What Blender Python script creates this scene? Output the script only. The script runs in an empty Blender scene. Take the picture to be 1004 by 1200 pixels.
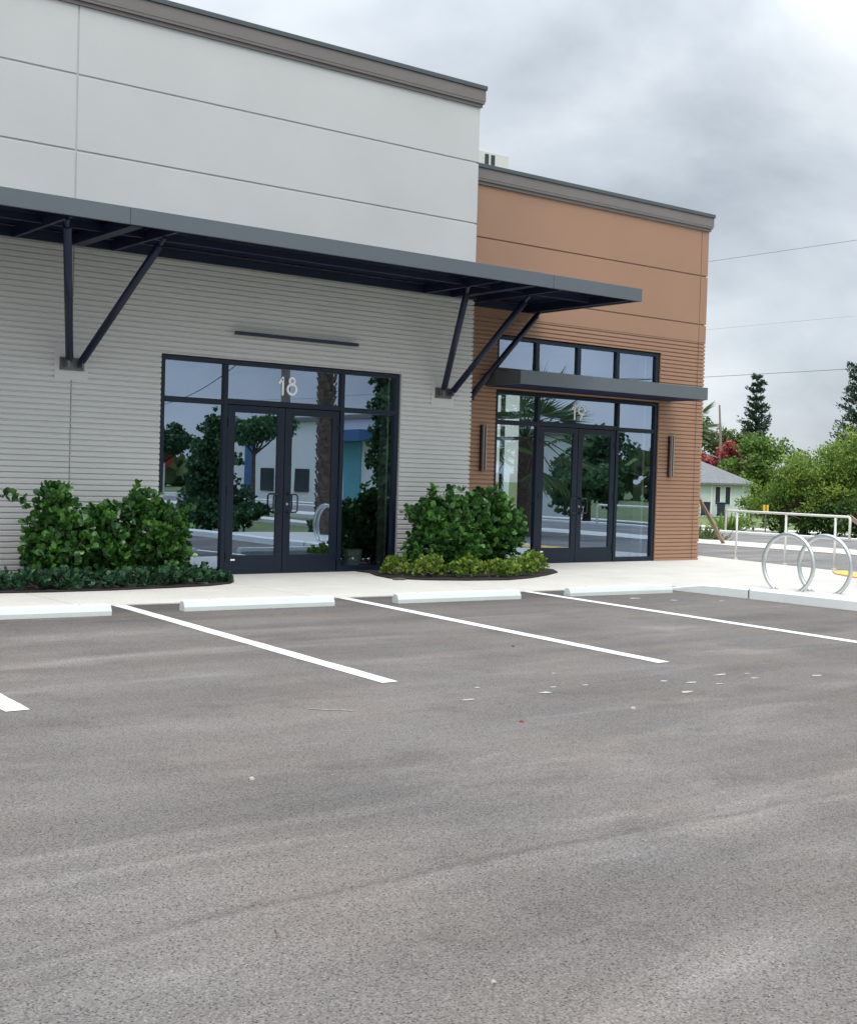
import bpy, math, random
import numpy as np
from mathutils import Vector, Matrix

# ------------------------------------------------------------------ camera, world, sun, exposure
SC = bpy.context.scene
COL = SC.collection
rad = math.radians

cam_d = bpy.data.cameras.new("camera")
cam = bpy.data.objects.new("camera", cam_d)
COL.objects.link(cam)
PITCH, ROLL, YAW, EYE = -0.0269, 0.0282, 0.658, 1.5311
F = Vector((math.sin(YAW)*math.cos(PITCH), math.cos(YAW)*math.cos(PITCH), math.sin(PITCH)))
Rr = Vector((math.cos(YAW), -math.sin(YAW), 0)); Uu = Rr.cross(F)
R2 = Rr*math.cos(ROLL) + Uu*math.sin(ROLL); U2 = -Rr*math.sin(ROLL) + Uu*math.cos(ROLL)
mw = Matrix((R2, U2, -F)).transposed().to_4x4(); mw.translation = (0, 0, EYE)
cam.matrix_world = mw
cam_d.sensor_fit = 'VERTICAL'; cam_d.sensor_height = 24; cam_d.lens = 24*1522.64/1200
cam_d.clip_start = 0.1; cam_d.clip_end = 3000
SC.camera = cam

SUN_EL, SUN_AZ = rad(62), rad(205)      # azimuth measured clockwise from +Y
world = bpy.data.worlds.new("World"); SC.world = world; world.use_nodes = True
wn, wl = world.node_tree.nodes, world.node_tree.links
wn.clear()
def N(nt, t, **kw):
    n = nt.nodes.new(t)
    for k, v in kw.items():
        if k in n.inputs: n.inputs[k].default_value = v
        else: setattr(n, k, v)
    return n
wt = world.node_tree
out = N(wt, 'ShaderNodeOutputWorld'); bg = N(wt, 'ShaderNodeBackground')
sky = N(wt, 'ShaderNodeTexSky', sky_type='NISHITA', sun_disc=False, sun_elevation=SUN_EL, sun_rotation=SUN_AZ)
tc = N(wt, 'ShaderNodeTexCoord')
sep = N(wt, 'ShaderNodeSeparateXYZ'); wl.new(tc.outputs['Generated'], sep.inputs[0])
# cloud plane projection: x/(z+k), y/(z+k)
zc = N(wt, 'ShaderNodeMath', operation='MAXIMUM'); wl.new(sep.outputs['Z'], zc.inputs[0]); zc.inputs[1].default_value = 0.0
za = N(wt, 'ShaderNodeMath', operation='ADD'); wl.new(zc.outputs[0], za.inputs[0]); za.inputs[1].default_value = 0.55
dx = N(wt, 'ShaderNodeMath', operation='DIVIDE'); wl.new(sep.outputs['X'], dx.inputs[0]); wl.new(za.outputs[0], dx.inputs[1])
dy = N(wt, 'ShaderNodeMath', operation='DIVIDE'); wl.new(sep.outputs['Y'], dy.inputs[0]); wl.new(za.outputs[0], dy.inputs[1])
cv = N(wt, 'ShaderNodeCombineXYZ'); wl.new(dx.outputs[0], cv.inputs[0]); wl.new(dy.outputs[0], cv.inputs[1])
cv.inputs[2].default_value = 3.7
n1 = N(wt, 'ShaderNodeTexNoise'); n1.inputs['Scale'].default_value = 2.3; n1.inputs['Detail'].default_value = 6; n1.inputs['Roughness'].default_value = .5; n1.inputs['Distortion'].default_value = .35
wl.new(cv.outputs[0], n1.inputs['Vector'])
cr = N(wt, 'ShaderNodeValToRGB')
e = cr.color_ramp.elements
e[0].position = .36; e[0].color = (.40, .44, .49, 1)
e[1].position = .62; e[1].color = (.84, .88, .91, 1)
m_ = cr.color_ramp.elements.new(.49); m_.color = (.60, .65, .70, 1)
wl.new(n1.outputs['Fac'], cr.inputs[0])
# brighter overhead, as under a real overcast (and more light from above)
el = N(wt, 'ShaderNodeMapRange'); wl.new(zc.outputs[0], el.inputs['Value'])
el.inputs['From Min'].default_value = .28; el.inputs['From Max'].default_value = 1.0
el.inputs['To Min'].default_value = .42; el.inputs['To Max'].default_value = 1.45
ms = N(wt, 'ShaderNodeVectorMath', operation='SCALE'); wl.new(cr.outputs[0], ms.inputs[0]); wl.new(el.outputs[0], ms.inputs['Scale'])
sk = N(wt, 'ShaderNodeVectorMath', operation='SCALE'); wl.new(sky.outputs[0], sk.inputs[0]); sk.inputs['Scale'].default_value = .006
ad = N(wt, 'ShaderNodeVectorMath', operation='ADD'); wl.new(ms.outputs[0], ad.inputs[0]); wl.new(sk.outputs[0], ad.inputs[1])
wl.new(ad.outputs[0], bg.inputs['Color']); bg.inputs['Strength'].default_value = 1.0
wl.new(bg.outputs[0], out.inputs[0])

sun_d = bpy.data.lights.new("sun", 'SUN'); sun_d.energy = 0.9; sun_d.angle = rad(30); sun_d.color = (1, .96, .9)
sun = bpy.data.objects.new("sun", sun_d); COL.objects.link(sun)
sd = Vector((math.sin(SUN_AZ)*math.cos(SUN_EL), math.cos(SUN_AZ)*math.cos(SUN_EL), math.sin(SUN_EL)))
sun.rotation_euler = sd.to_track_quat('Z', 'Y').to_euler()
SC.view_settings.view_transform = 'Standard'; SC.view_settings.look = 'None'
SC.view_settings.exposure = 1.28; SC.view_settings.gamma = 1
SC.view_settings.use_curve_mapping = False
SC.cycles.max_bounces = 8; SC.cycles.transparent_max_bounces = 12

# ------------------------------------------------------------------ materials
def new_mat(name):
    m = bpy.data.materials.new(name); m.use_nodes = True
    return m, m.node_tree, m.node_tree.nodes['Principled BSDF']
def L(nt, a, b): nt.links.new(a, b)
def mat(name, col, rough=.7, var=.12, scale=3., metal=0., bump=0., bscale=60., spec=.5, coat=0., fine=0., fscale=80.):
    m, nt, b = new_mat(name)
    b.inputs['Roughness'].default_value = rough; b.inputs['Metallic'].default_value = metal
    b.inputs['Specular IOR Level'].default_value = spec
    if coat: b.inputs['Coat Weight'].default_value = coat
    g = N(nt, 'ShaderNodeNewGeometry')
    n = N(nt, 'ShaderNodeTexNoise'); n.inputs['Scale'].default_value = scale; n.inputs['Detail'].default_value = 5
    L(nt, g.outputs['Position'], n.inputs['Vector'])
    mr = N(nt, 'ShaderNodeMapRange'); L(nt, n.outputs['Fac'], mr.inputs['Value'])
    mr.inputs['From Min'].default_value = .25; mr.inputs['From Max'].default_value = .75
    mr.inputs['To Min'].default_value = 1-var; mr.inputs['To Max'].default_value = 1+var
    last = mr.outputs[0]
    if fine:
        f = N(nt, 'ShaderNodeTexNoise'); f.inputs['Scale'].default_value = fscale; f.inputs['Detail'].default_value = 2
        L(nt, g.outputs['Position'], f.inputs['Vector'])
        fr = N(nt, 'ShaderNodeMapRange'); L(nt, f.outputs['Fac'], fr.inputs['Value'])
        fr.inputs['From Min'].default_value = .3; fr.inputs['From Max'].default_value = .7
        fr.inputs['To Min'].default_value = 1-fine; fr.inputs['To Max'].default_value = 1+fine
        mu = N(nt, 'ShaderNodeMath', operation='MULTIPLY'); L(nt, last, mu.inputs[0]); L(nt, fr.outputs[0], mu.inputs[1]); last = mu.outputs[0]
    v = N(nt, 'ShaderNodeVectorMath', operation='SCALE'); v.inputs[0].default_value = col
    L(nt, last, v.inputs['Scale']); L(nt, v.outputs[0], b.inputs['Base Color'])
    if bump:
        bn = N(nt, 'ShaderNodeTexNoise'); bn.inputs['Scale'].default_value = bscale; bn.inputs['Detail'].default_value = 3
        L(nt, g.outputs['Position'], bn.inputs['Vector'])
        bp = N(nt, 'ShaderNodeBump'); bp.inputs['Strength'].default_value = bump; bp.inputs['Distance'].default_value = .01
        L(nt, bn.outputs['Fac'], bp.inputs['Height']); L(nt, bp.outputs[0], b.inputs['Normal'])
    return m
def leaf_mat(name, c1, c2, rough=.4, spec=.5, trans=.25):
    m, nt, b = new_mat(name)
    a = N(nt, 'ShaderNodeAttribute'); a.attribute_name = 'tone'
    r = N(nt, 'ShaderNodeMix', data_type='RGBA'); L(nt, a.outputs['Fac'], r.inputs[0])
    r.inputs[6].default_value = (*c1, 1); r.inputs[7].default_value = (*c2, 1)
    L(nt, r.outputs[2], b.inputs['Base Color'])
    b.inputs['Roughness'].default_value = rough; b.inputs['Specular IOR Level'].default_value = spec
    t = N(nt, 'ShaderNodeBsdfTranslucent'); L(nt, r.outputs[2], t.inputs[0])
    mx = N(nt, 'ShaderNodeMixShader'); mx.inputs[0].default_value = trans
    L(nt, b.outputs[0], mx.inputs[1]); L(nt, t.outputs[0], mx.inputs[2])
    L(nt, mx.outputs[0], nt.nodes['Material Output'].inputs[0])
    return m

M = {}
M['wall_grey'] = mat('pale_grey_stucco', (.535, .545, .54), .85, .045, .7, bump=.15, bscale=220, fine=.02, fscale=160)
M['siding_grey'] = mat('warm_grey_siding', (.57, .575, .56), .55, .03, .6)
M['joint_grey'] = mat('joint_grey', (.50, .50, .495), .9, .05)
M['wall_brown'] = mat('terracotta_brown_stucco', (.34, .20, .133), .85, .04, .6, bump=.15, bscale=220, fine=.03, fscale=160)
M['siding_brown'] = mat('terracotta_brown_siding', (.345, .20, .13), .6, .04, .6)
M['joint_brown'] = mat('joint_brown', (.25, .145, .105), .9, .05)
M['cornice'] = mat('taupe_cornice', (.18, .162, .158), .7, .05, 1.5)
M['coping'] = mat('dark_coping_metal', (.085, .105, .11), .45, .05, 1.5, metal=.3)
M['fascia'] = mat('grey_fascia_metal', (.125, .148, .165), .42, .05, .7, metal=.3)
M['navy'] = mat('dark_painted_steel', (.008, .015, .042), .45, .15, 2.)
M['deck'] = mat('dark_canopy_deck', (.008, .013, .045), .7, .2, 2., spec=.2)
M['frame'] = mat('dark_bronze_aluminium', (.006, .013, .027), .4, .1, 2., spec=.35)
M['handle'] = mat('black_handle', (.012, .012, .018), .3, .1, 9.)
M['white'] = mat('white_vinyl', (.90, .90, .88), .5, .02)
M['plate'] = mat('steel_plate', (.16, .17, .17), .5, .1, 5., metal=.5)
M['concrete'] = mat('new_pale_concrete', (.60, .585, .545), .85, .05, .9, bump=.2, bscale=90, fine=.05, fscale=45)
M['fleck'] = mat('worn_paint', (.42,.42,.41), .7, .3, 30)
def concrete_mat():
    m = mat('new_pale_concrete_walk', (.57, .55, .505), .85, .07, 1.3, bump=.2, bscale=90, fine=.07, fscale=45); nt = m.node_tree; b = nt.nodes['Principled BSDF']
    src = b.inputs['Base Color'].links[0].from_socket
    g = N(nt, 'ShaderNodeNewGeometry'); sp = N(nt, 'ShaderNodeSeparateXYZ'); L(nt, g.outputs['Position'], sp.inputs[0])
    last = None
    for ax_n, per, off in (('X', 1.52, .4), ('Y', 1.52, .25)):
        w = N(nt, 'ShaderNodeMath', operation='PINGPONG'); a_ = N(nt, 'ShaderNodeMath', operation='ADD'); L(nt, sp.outputs[ax_n], a_.inputs[0]); a_.inputs[1].default_value = off
        L(nt, a_.outputs[0], w.inputs[0]); w.inputs[1].default_value = per
        r = N(nt, 'ShaderNodeMapRange'); L(nt, w.outputs[0], r.inputs['Value'])
        for i_, q in zip(('From Min', 'From Max', 'To Min', 'To Max'), (.004, .010, .55, 1.)): r.inputs[i_].default_value = q
        if last is None: last = r.outputs[0]
        else:
            mu = N(nt, 'ShaderNodeMath', operation='MULTIPLY'); L(nt, last, mu.inputs[0]); L(nt, r.outputs[0], mu.inputs[1]); last = mu.outputs[0]
    v = N(nt, 'ShaderNodeVectorMath', operation='SCALE'); L(nt, src, v.inputs[0]); L(nt, last, v.inputs['Scale']); L(nt, v.outputs[0], b.inputs['Base Color'])
    return m
M['walk'] = concrete_mat()
def paint_mat():
    m = mat('worn_white_marking', (.74, .75, .74), .6, .06, 4., fine=.10, fscale=120); nt = m.node_tree; b = nt.nodes['Principled BSDF']
    src = b.inputs['Base Color'].links[0].from_socket
    g = N(nt, 'ShaderNodeNewGeometry'); n = N(nt, 'ShaderNodeTexNoise'); n.inputs['Scale'].default_value = 26; n.inputs['Detail'].default_value = 8; n.inputs['Roughness'].default_value = .75
    L(nt, g.outputs['Position'], n.inputs['Vector'])
    r = N(nt, 'ShaderNodeMapRange'); L(nt, n.outputs['Fac'], r.inputs['Value'])
    for i_, q in zip(('From Min', 'From Max', 'To Min', 'To Max'), (.60, .70, 0., .75)): r.inputs[i_].default_value = q
    mx = N(nt, 'ShaderNodeMix', data_type='RGBA'); L(nt, r.outputs[0], mx.inputs[0]); L(nt, src, mx.inputs[6]); mx.inputs[7].default_value = (.22, .21, .20, 1)
    L(nt, mx.outputs[2], b.inputs['Base Color']); return m
M['paint'] = paint_mat()
M['curb'] = mat('curb_concrete', (.74, .77, .75), .85, .06, 2., bump=.2, bscale=90, fine=.05)
M['stop'] = mat('wheel_stop_concrete', (.60, .65, .62), .8, .05, 3., bump=.2, bscale=70, fine=.04)
M['paint'] = mat('white_marking_paint', (.74, .75, .74), .6, .08, 4., fine=.12, fscale=120)
M['mulch'] = mat('dark_soil', (.018, .014, .012), 1, .5, 20., bump=1, bscale=40)
M['grass'] = mat('patchy_grass', (.11, .15, .05), .95, .4, .35, bump=.5, bscale=30, fine=.3, fscale=9)
M['bark'] = mat('grey_bark', (.12, .095, .075), .95, .3, 9, bump=.8, bscale=30)
M['wood'] = mat('weathered_wood', (.26, .21, .17), .9, .2, 6, bump=.3)
M['lumber'] = mat('raw_lumber', (.34, .24, .17), .9, .15, 6)
M['galv'] = mat('galvanised_steel', (.62, .66, .66), .38, .12, 6, metal=.85)
M['rail'] = mat('brushed_aluminium', (.78, .79, .75), .45, .06, 6, metal=.1)
M['mint'] = mat('mint_wall', (.60, .70, .62), .85, .04)
M['shingle'] = mat('grey_shingle', (.17, .18, .185), .95, .12, 4, fine=.1, fscale=8)
M['darkglass'] = mat('dark_window_glass', (.03, .04, .05), .12, .1)
M['white_wall'] = mat('white_wall', (.80, .80, .80), .85, .03)
M['blue'] = mat('blue_wall', (.05, .13, .30), .7, .1)
M['lightblue'] = mat('light_blue_wall', (.13, .38, .46), .7, .1)
M['orange'] = mat('orange_plastic', (.75, .17, .05), .55, .12, 6)
M['mat_yellow'] = mat('yellow_mat', (.72, .46, .12), .8, .1, 9)
M['yellow'] = mat('yellow_sign', (.75, .48, .03), .5, .05)
M['red'] = mat('red_sign', (.35, .03, .03), .5, .05)
M['tyre'] = mat('rubber', (.015, .015, .015), .8, .1)
M['carpaint'] = mat('white_car_paint', (.75, .76, .78), .3, .02, coat=.5)
M['bin'] = mat('dark_bin_plastic', (.025, .035, .06), .5, .1)
M['hvac'] = mat('pale_equipment_metal', (.62, .62, .58), .6, .05)
M['bucket'] = mat('pale_bucket_plastic', (.78, .84, .80), .5, .05)
M['drywall'] = mat('white_drywall', (.70, .72, .70), .9, .03)
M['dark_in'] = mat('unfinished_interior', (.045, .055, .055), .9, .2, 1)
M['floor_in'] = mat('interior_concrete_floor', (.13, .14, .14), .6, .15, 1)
M['wire'] = mat('grey_cable', (.14, .14, .15), .7, .05)
M['lamp_metal'] = mat('satin_lamp_metal', (.42, .36, .30), .35, .05, metal=.6)
M['rock'] = mat('pale_debris', (.36, .34, .30), .9, .2, 30)
M['leafred'] = mat('dried_red_leaf', (.30, .05, .03), .8, .2, 30)
M['clusia'] = leaf_mat('glossy_green_leaf', (.012, .055, .014), (.10, .26, .04), .34, .6, .22)
M['cover_dark'] = leaf_mat('dark_groundcover_leaf', (.012, .045, .025), (.045, .13, .05), .5, .4, .2)
M['cover_lime'] = leaf_mat('lime_groundcover_leaf', (.05, .13, .015), (.28, .38, .05), .5, .4, .3)
M['bamboo'] = leaf_mat('yellow_green_leaf', (.045, .12, .018), (.32, .42, .08), .6, .3, .35)
M['darkhedge'] = leaf_mat('dark_hedge_leaf', (.012, .04, .012), (.09, .16, .03), .6, .3, .25)
M['roundtree'] = leaf_mat('green_tree_leaf', (.03, .085, .02), (.19, .30, .05), .6, .3, .3)
M['dulltree'] = leaf_mat('dull_tree_leaf', (.05, .08, .03), (.15, .20, .07), .6, .3, .3)
M['redtree'] = leaf_mat('red_flower_leaf', (.22, .05, .05), (.60, .16, .15), .6, .3, .3)
M['pine'] = leaf_mat('pine_needle', (.018, .045, .03), (.06, .12, .06), .7, .3, .2)
M['treedark'] = leaf_mat('dark_tree_leaf', (.022, .065, .03), (.09, .20, .07), .6, .3, .2)
M['palmleaf'] = leaf_mat('palm_frond', (.04, .09, .03), (.13, .20, .06), .5, .4, .25)
M['palmdry'] = mat('palm_boots', (.17, .13, .10), .95, .35, 9, bump=.8, bscale=20)

# coated storefront glass: partly mirror, partly see-through, the same for every ray
def glass_mat():
    m, nt, b = new_mat('tinted_storefront_glass'); nt.nodes.remove(b)
    lw = N(nt, 'ShaderNodeFresnel'); lw.inputs['IOR'].default_value = 1.5
    mr = N(nt, 'ShaderNodeMapRange'); L(nt, lw.outputs[0], mr.inputs['Value'])
    mr.inputs['To Min'].default_value = .44; mr.inputs['To Max'].default_value = 1.
    gl = N(nt, 'ShaderNodeBsdfGlossy'); gl.inputs['Roughness'].default_value = .004; gl.inputs['Color'].default_value = (.62, .77, 1.0, 1)
    tr = N(nt, 'ShaderNodeBsdfTransparent'); tr.inputs['Color'].default_value = (.78, .88, .86, 1)
    g = N(nt, 'ShaderNodeNewGeometry')
    n = N(nt, 'ShaderNodeTexNoise'); n.inputs['Scale'].default_value = 1.2; n.inputs['Detail'].default_value = 0
    L(nt, g.outputs['Position'], n.inputs['Vector'])
    bp = N(nt, 'ShaderNodeBump'); bp.inputs['Strength'].default_value = .012; bp.inputs['Distance'].default_value = .05
    L(nt, n.outputs['Fac'], bp.inputs['Height']); L(nt, bp.outputs[0], gl.inputs['Normal'])
    mx = N(nt, 'ShaderNodeMixShader'); L(nt, mr.outputs[0], mx.inputs[0])
    L(nt, tr.outputs[0], mx.inputs[1]); L(nt, gl.outputs[0], mx.inputs[2])
    L(nt, mx.outputs[0], nt.nodes['Material Output'].inputs[0])
    return m
M['glass'] = glass_mat()

def asphalt_mat(name, base, marks=True):
    m, nt, b = new_mat(name)
    b.inputs['Roughness'].default_value = .88; b.inputs['Specular IOR Level'].default_value = .3
    g = N(nt, 'ShaderNodeNewGeometry')
    def noise(scale, detail=4, vec=None, rough=.55):
        n = N(nt, 'ShaderNodeTexNoise'); n.inputs['Scale'].default_value = scale; n.inputs['Detail'].default_value = detail; n.inputs['Roughness'].default_value = rough
        L(nt, vec or g.outputs['Position'], n.inputs['Vector']); return n.outputs['Fac']
    def rng(v, a, b_, c, d):
        r = N(nt, 'ShaderNodeMapRange'); L(nt, v, r.inputs['Value'])
        for i, q in zip(('From Min', 'From Max', 'To Min', 'To Max'), (a, b_, c, d)): r.inputs[i].default_value = q
        return r.outputs[0]
    def mul(a, c):
        q = N(nt, 'ShaderNodeMath', operation='MULTIPLY'); L(nt, a, q.inputs[0]); L(nt, c, q.inputs[1]); return q.outputs[0]
    mp = N(nt, 'ShaderNodeMapping'); L(nt, g.outputs['Position'], mp.inputs['Vector'])
    mp.inputs['Scale'].default_value = (.16, 1.1, 1); mp.inputs['Rotation'].default_value = (0, 0, .05)
    streak = rng(noise(1.0, 5, mp.outputs[0], .6), .3, .7, .80, 1.20)
    mp2 = N(nt, 'ShaderNodeMapping'); L(nt, g.outputs['Position'], mp2.inputs['Vector'])
    mp2.inputs['Scale'].default_value = (.25, 5.5, 1); mp2.inputs['Rotation'].default_value = (0, 0, -.03)
    streak2 = rng(noise(1.0, 4, mp2.outputs[0], .6), .3, .7, .96, 1.04)
    blotch = rng(noise(.7, 5), .3, .7, .86, 1.14)
    grain = rng(noise(95, 3, None, .75), .28, .72, .66, 1.34)
    vo = N(nt, 'ShaderNodeTexVoronoi'); vo.inputs['Scale'].default_value = 150
    L(nt, g.outputs['Position'], vo.inputs['Vector'])
    sepc = N(nt, 'ShaderNodeSeparateColor'); L(nt, vo.outputs['Color'], sepc.inputs[0])
    stone = rng(sepc.outputs[0], .0, 1., .70, 1.30)
    chip = rng(sepc.outputs[1], .975, .98, 1., 1.35)
    pit = rng(sepc.outputs[2], .93, .94, 1., .45)
    fac = mul(mul(mul(mul(streak, streak2), mul(blotch, grain)), stone), mul(chip, pit))
    if marks:
        sp = N(nt, 'ShaderNodeSeparateXYZ'); L(nt, g.outputs['Position'], sp.inputs[0])
        wob = noise(.35, 4)
        yy = N(nt, 'ShaderNodeMath', operation='ADD'); L(nt, sp.outputs['Y'], yy.inputs[0]); L(nt, rng(wob, 0, 1, -.28, .28), yy.inputs[1])
        # unworn darker strip along the head of the bays
        dark = rng(yy.outputs[0], 11.6, 12.9, 1., .62)
        # pale worn tyre band with a thin dark seam beside it
        band = N(nt, 'ShaderNodeValToRGB'); L(nt, rng(yy.outputs[0], 3.2, 4.8, 0, 1), band.inputs[0])
        el_ = band.color_ramp.elements; el_[0].position = 0; el_[0].color = (.5, .5, .5, 1); el_[1].position = 1; el_[1].color = (.5, .5, .5, 1)
        for p_, c_ in ((.16, .5), (.28, .58), (.40, .66), (.425, .47), (.437, .47), (.46, .60), (.54, .55), (.75, .5)):
            q_ = band.color_ramp.elements.new(p_); q_.color = (c_, c_, c_, 1)
        bandf = rng(band.outputs[0], 0, 1, .2, 1.8)
        fac = mul(mul(fac, dark), bandf)
    mp3 = N(nt, 'ShaderNodeMapping'); L(nt, g.outputs['Position'], mp3.inputs['Vector'])
    mp3.inputs['Scale'].default_value = (.35, 1.3, 1); mp3.inputs['Rotation'].default_value = (0, 0, .55)
    dn = N(nt, 'ShaderNodeTexNoise'); dn.inputs['Scale'].default_value = 1.1; dn.inputs['Detail'].default_value = 7; dn.inputs['Roughness'].default_value = .62; dn.inputs['Distortion'].default_value = .8
    L(nt, mp3.outputs[0], dn.inputs['Vector'])
    fac = mul(fac, rng(dn.outputs['Fac'], .52, .68, .95, 1.26))
    dk = N(nt, 'ShaderNodeTexNoise'); dk.inputs['Scale'].default_value = 1.7; dk.inputs['Detail'].default_value = 6; dk.inputs['Roughness'].default_value = .6
    L(nt, g.outputs['Position'], dk.inputs['Vector'])
    fac = mul(fac, rng(dk.outputs['Fac'], .56, .72, 1.0, .80))
    hue = N(nt, 'ShaderNodeMix', data_type='RGBA'); L(nt, rng(noise(.9, 5), .35, .65, 0, 1), hue.inputs[0])
    hue.inputs[6].default_value = (base[0]*1.03, base[1]*.985, base[2]*.95, 1); hue.inputs[7].default_value = (base[0]*.97, base[1]*.985, base[2]*.995, 1)
    v = N(nt, 'ShaderNodeVectorMath', operation='SCALE'); L(nt, hue.outputs[2], v.inputs[0])
    L(nt, fac, v.inputs['Scale']); L(nt, v.outputs[0], b.inputs['Base Color'])
    bp = N(nt, 'ShaderNodeBump'); bp.inputs['Strength'].default_value = .6; bp.inputs['Distance'].default_value = .004
    L(nt, noise(75, 3, None, .7), bp.inputs['Height']); L(nt, bp.outputs[0], b.inputs['Normal'])
    return m
M['asphalt'] = asphalt_mat('parking_asphalt', (.150, .138, .130))
M['road'] = asphalt_mat('road_asphalt', (.20, .195, .19), False)

# ------------------------------------------------------------------ mesh helpers
class MB:
    def __init__(s): s.v = []; s.f = []
    def quad(s, *p):
        i = len(s.v); s.v += [tuple(q) for q in p]; s.f.append(tuple(range(i, i+len(p)))); return s
    def box(s, x0, x1, y0, y1, z0, z1):
        i = len(s.v)
        s.v += [(x0,y0,z0),(x1,y0,z0),(x1,y1,z0),(x0,y1,z0),(x0,y0,z1),(x1,y0,z1),(x1,y1,z1),(x0,y1,z1)]
        s.f += [tuple(i+k for k in q) for q in ((0,3,2,1),(4,5,6,7),(0,1,5,4),(1,2,6,5),(2,3,7,6),(3,0,4,7))]; return s
    def bar(s, a, b, w, h, up=(0,0,1)):       # rectangular bar from a to b
        a, b, up = Vector(a), Vector(b), Vector(up); d = (b-a).normalized()
        sx = d.cross(up)
        if sx.length < 1e-4: sx = d.cross(Vector((0,1,0)))
        sx.normalize(); sy = sx.cross(d).normalized()
        i = len(s.v)
        for p in (a, b):
            for u, v in ((-1,-1),(1,-1),(1,1),(-1,1)): s.v.append(tuple(p+sx*u*w/2+sy*v*h/2))
        s.f += [tuple(i+k for k in q) for q in ((0,1,2,3),(7,6,5,4),(0,4,5,1),(1,5,6,2),(2,6,7,3),(3,7,4,0))]; return s
    def tube(s, pts, r, n=10, cap=True, closed=False):
        pts = [Vector(p) for p in pts]; k = len(pts)
        rs = r if isinstance(r, (list, tuple)) else [r]*k
        base = len(s.v); prev = None
        for j, p in enumerate(pts):
            if closed: t = pts[(j+1) % k]-pts[j-1]
            else: t = pts[min(j+1, k-1)]-pts[max(j-1, 0)]
            t.normalize()
            if prev is None:
                a = t.cross(Vector((0,0,1)))
                if a.length < .05: a = t.cross(Vector((1,0,0)))
            else: a = prev - t*prev.dot(t)
            a.normalize(); prev = a; c = t.cross(a)
            for q in range(n):
                th = 2*math.pi*q/n; s.v.append(tuple(p+(a*math.cos(th)+c*math.sin(th))*rs[j]))
        for j in range(k if closed else k-1):
            j2 = (j+1) % k
            for q in range(n):
                q2 = (q+1) % n
                s.f.append((base+j*n+q, base+j*n+q2, base+j2*n+q2, base+j2*n+q))
        if cap and not closed:
            s.f.append(tuple(base+q for q in range(n))[::-1]); s.f.append(tuple(base+(k-1)*n+q for q in range(n)))
        return s
    def prism(s, poly, z0, z1):               # poly of (x, y)
        n = len(poly); i = len(s.v)
        s.v += [(x,y,z0) for x,y in poly] + [(x,y,z1) for x,y in poly]
        s.f.append(tuple(i+k for k in range(n))[::-1]); s.f.append(tuple(i+n+k for k in range(n)))
        for k in range(n):
            k2 = (k+1) % n; s.f.append((i+k, i+k2, i+n+k2, i+n+k))
        return s
    def build(s, name, m, parent=None, smooth=False, bevel=0):
        me = bpy.data.meshes.new(name); me.from_pydata(s.v, [], s.f); me.update()
        me.materials.append(M[m])
        if smooth: me.polygons.foreach_set('use_smooth', [True]*len(me.polygons))
        o = bpy.data.objects.new(name, me); COL.objects.link(o)
        if parent: o.parent = parent
        if bevel:
            b = o.modifiers.new('bevel', 'BEVEL'); b.width = bevel; b.segments = 2; b.limit_method = 'ANGLE'
        return o
def tag(o, label=None, cat=None, group=None, kind=None):
    if label: o['label'] = label
    if cat: o['category'] = cat
    if group: o['group'] = group
    if kind: o['kind'] = kind
    return o
def struct(o, label=None):
    o['kind'] = 'structure'
    if label: o['label'] = label
    return o
def thing(name, label, cat, loc=(0,0,0), rz=0, group=None):
    o = bpy.data.objects.new(name, None); COL.objects.link(o); o.location = loc; o.rotation_euler = (0,0,rz)
    o.empty_display_size = .2
    return tag(o, label, cat, group)
def children(o): return [c for c in bpy.data.objects if c.parent == o]
def copy_tree(o, parent=None):
    kids = children(o)
    c = o.copy(); COL.objects.link(c)
    if parent: c.parent = parent
    for k in kids: copy_tree(k, c)
    return c

# leaves: arrays of oriented copies of a template leaf, one mesh, 'tone' per face
PADDLE = (np.array([(0,0,0),(.14,.30,.02),(.33,.62,.05),(.24,.92,.03),(0,1.02,.0),(-.24,.92,.03),(-.33,.62,.05),(-.14,.30,.02),(0,.5,-.02),(0,.85,-.03)], float),
          [(0,1,8,7),(1,2,8),(8,6,7),(2,3,9,8),(8,9,5,6),(3,4,9),(9,4,5)])
BLADE = (np.array([(0,0,0),(.2,.45,.05),(0,1,0),(-.2,.45,.05)], float), [(0,1,2),(0,2,3)])
CLUMP = (np.array([(-.5,0,0),(.1,-.25,.1),(.5,.05,0),(.25,.5,.08),(-.25,.42,-.05)], float), [(0,1,2,3,4)])
def rotmats(d, rng, twist=math.pi):
    d = d/np.linalg.norm(d, axis=1, keepdims=True)
    r = rng.normal(size=d.shape) if twist is not None else np.tile([0,0,1.], (len(d),1))
    x = np.cross(d, r); x /= np.linalg.norm(x, axis=1, keepdims=True)+1e-9
    z = np.cross(x, d)
    return np.stack([x, d, z], axis=2)      # columns x,y(d),z
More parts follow.
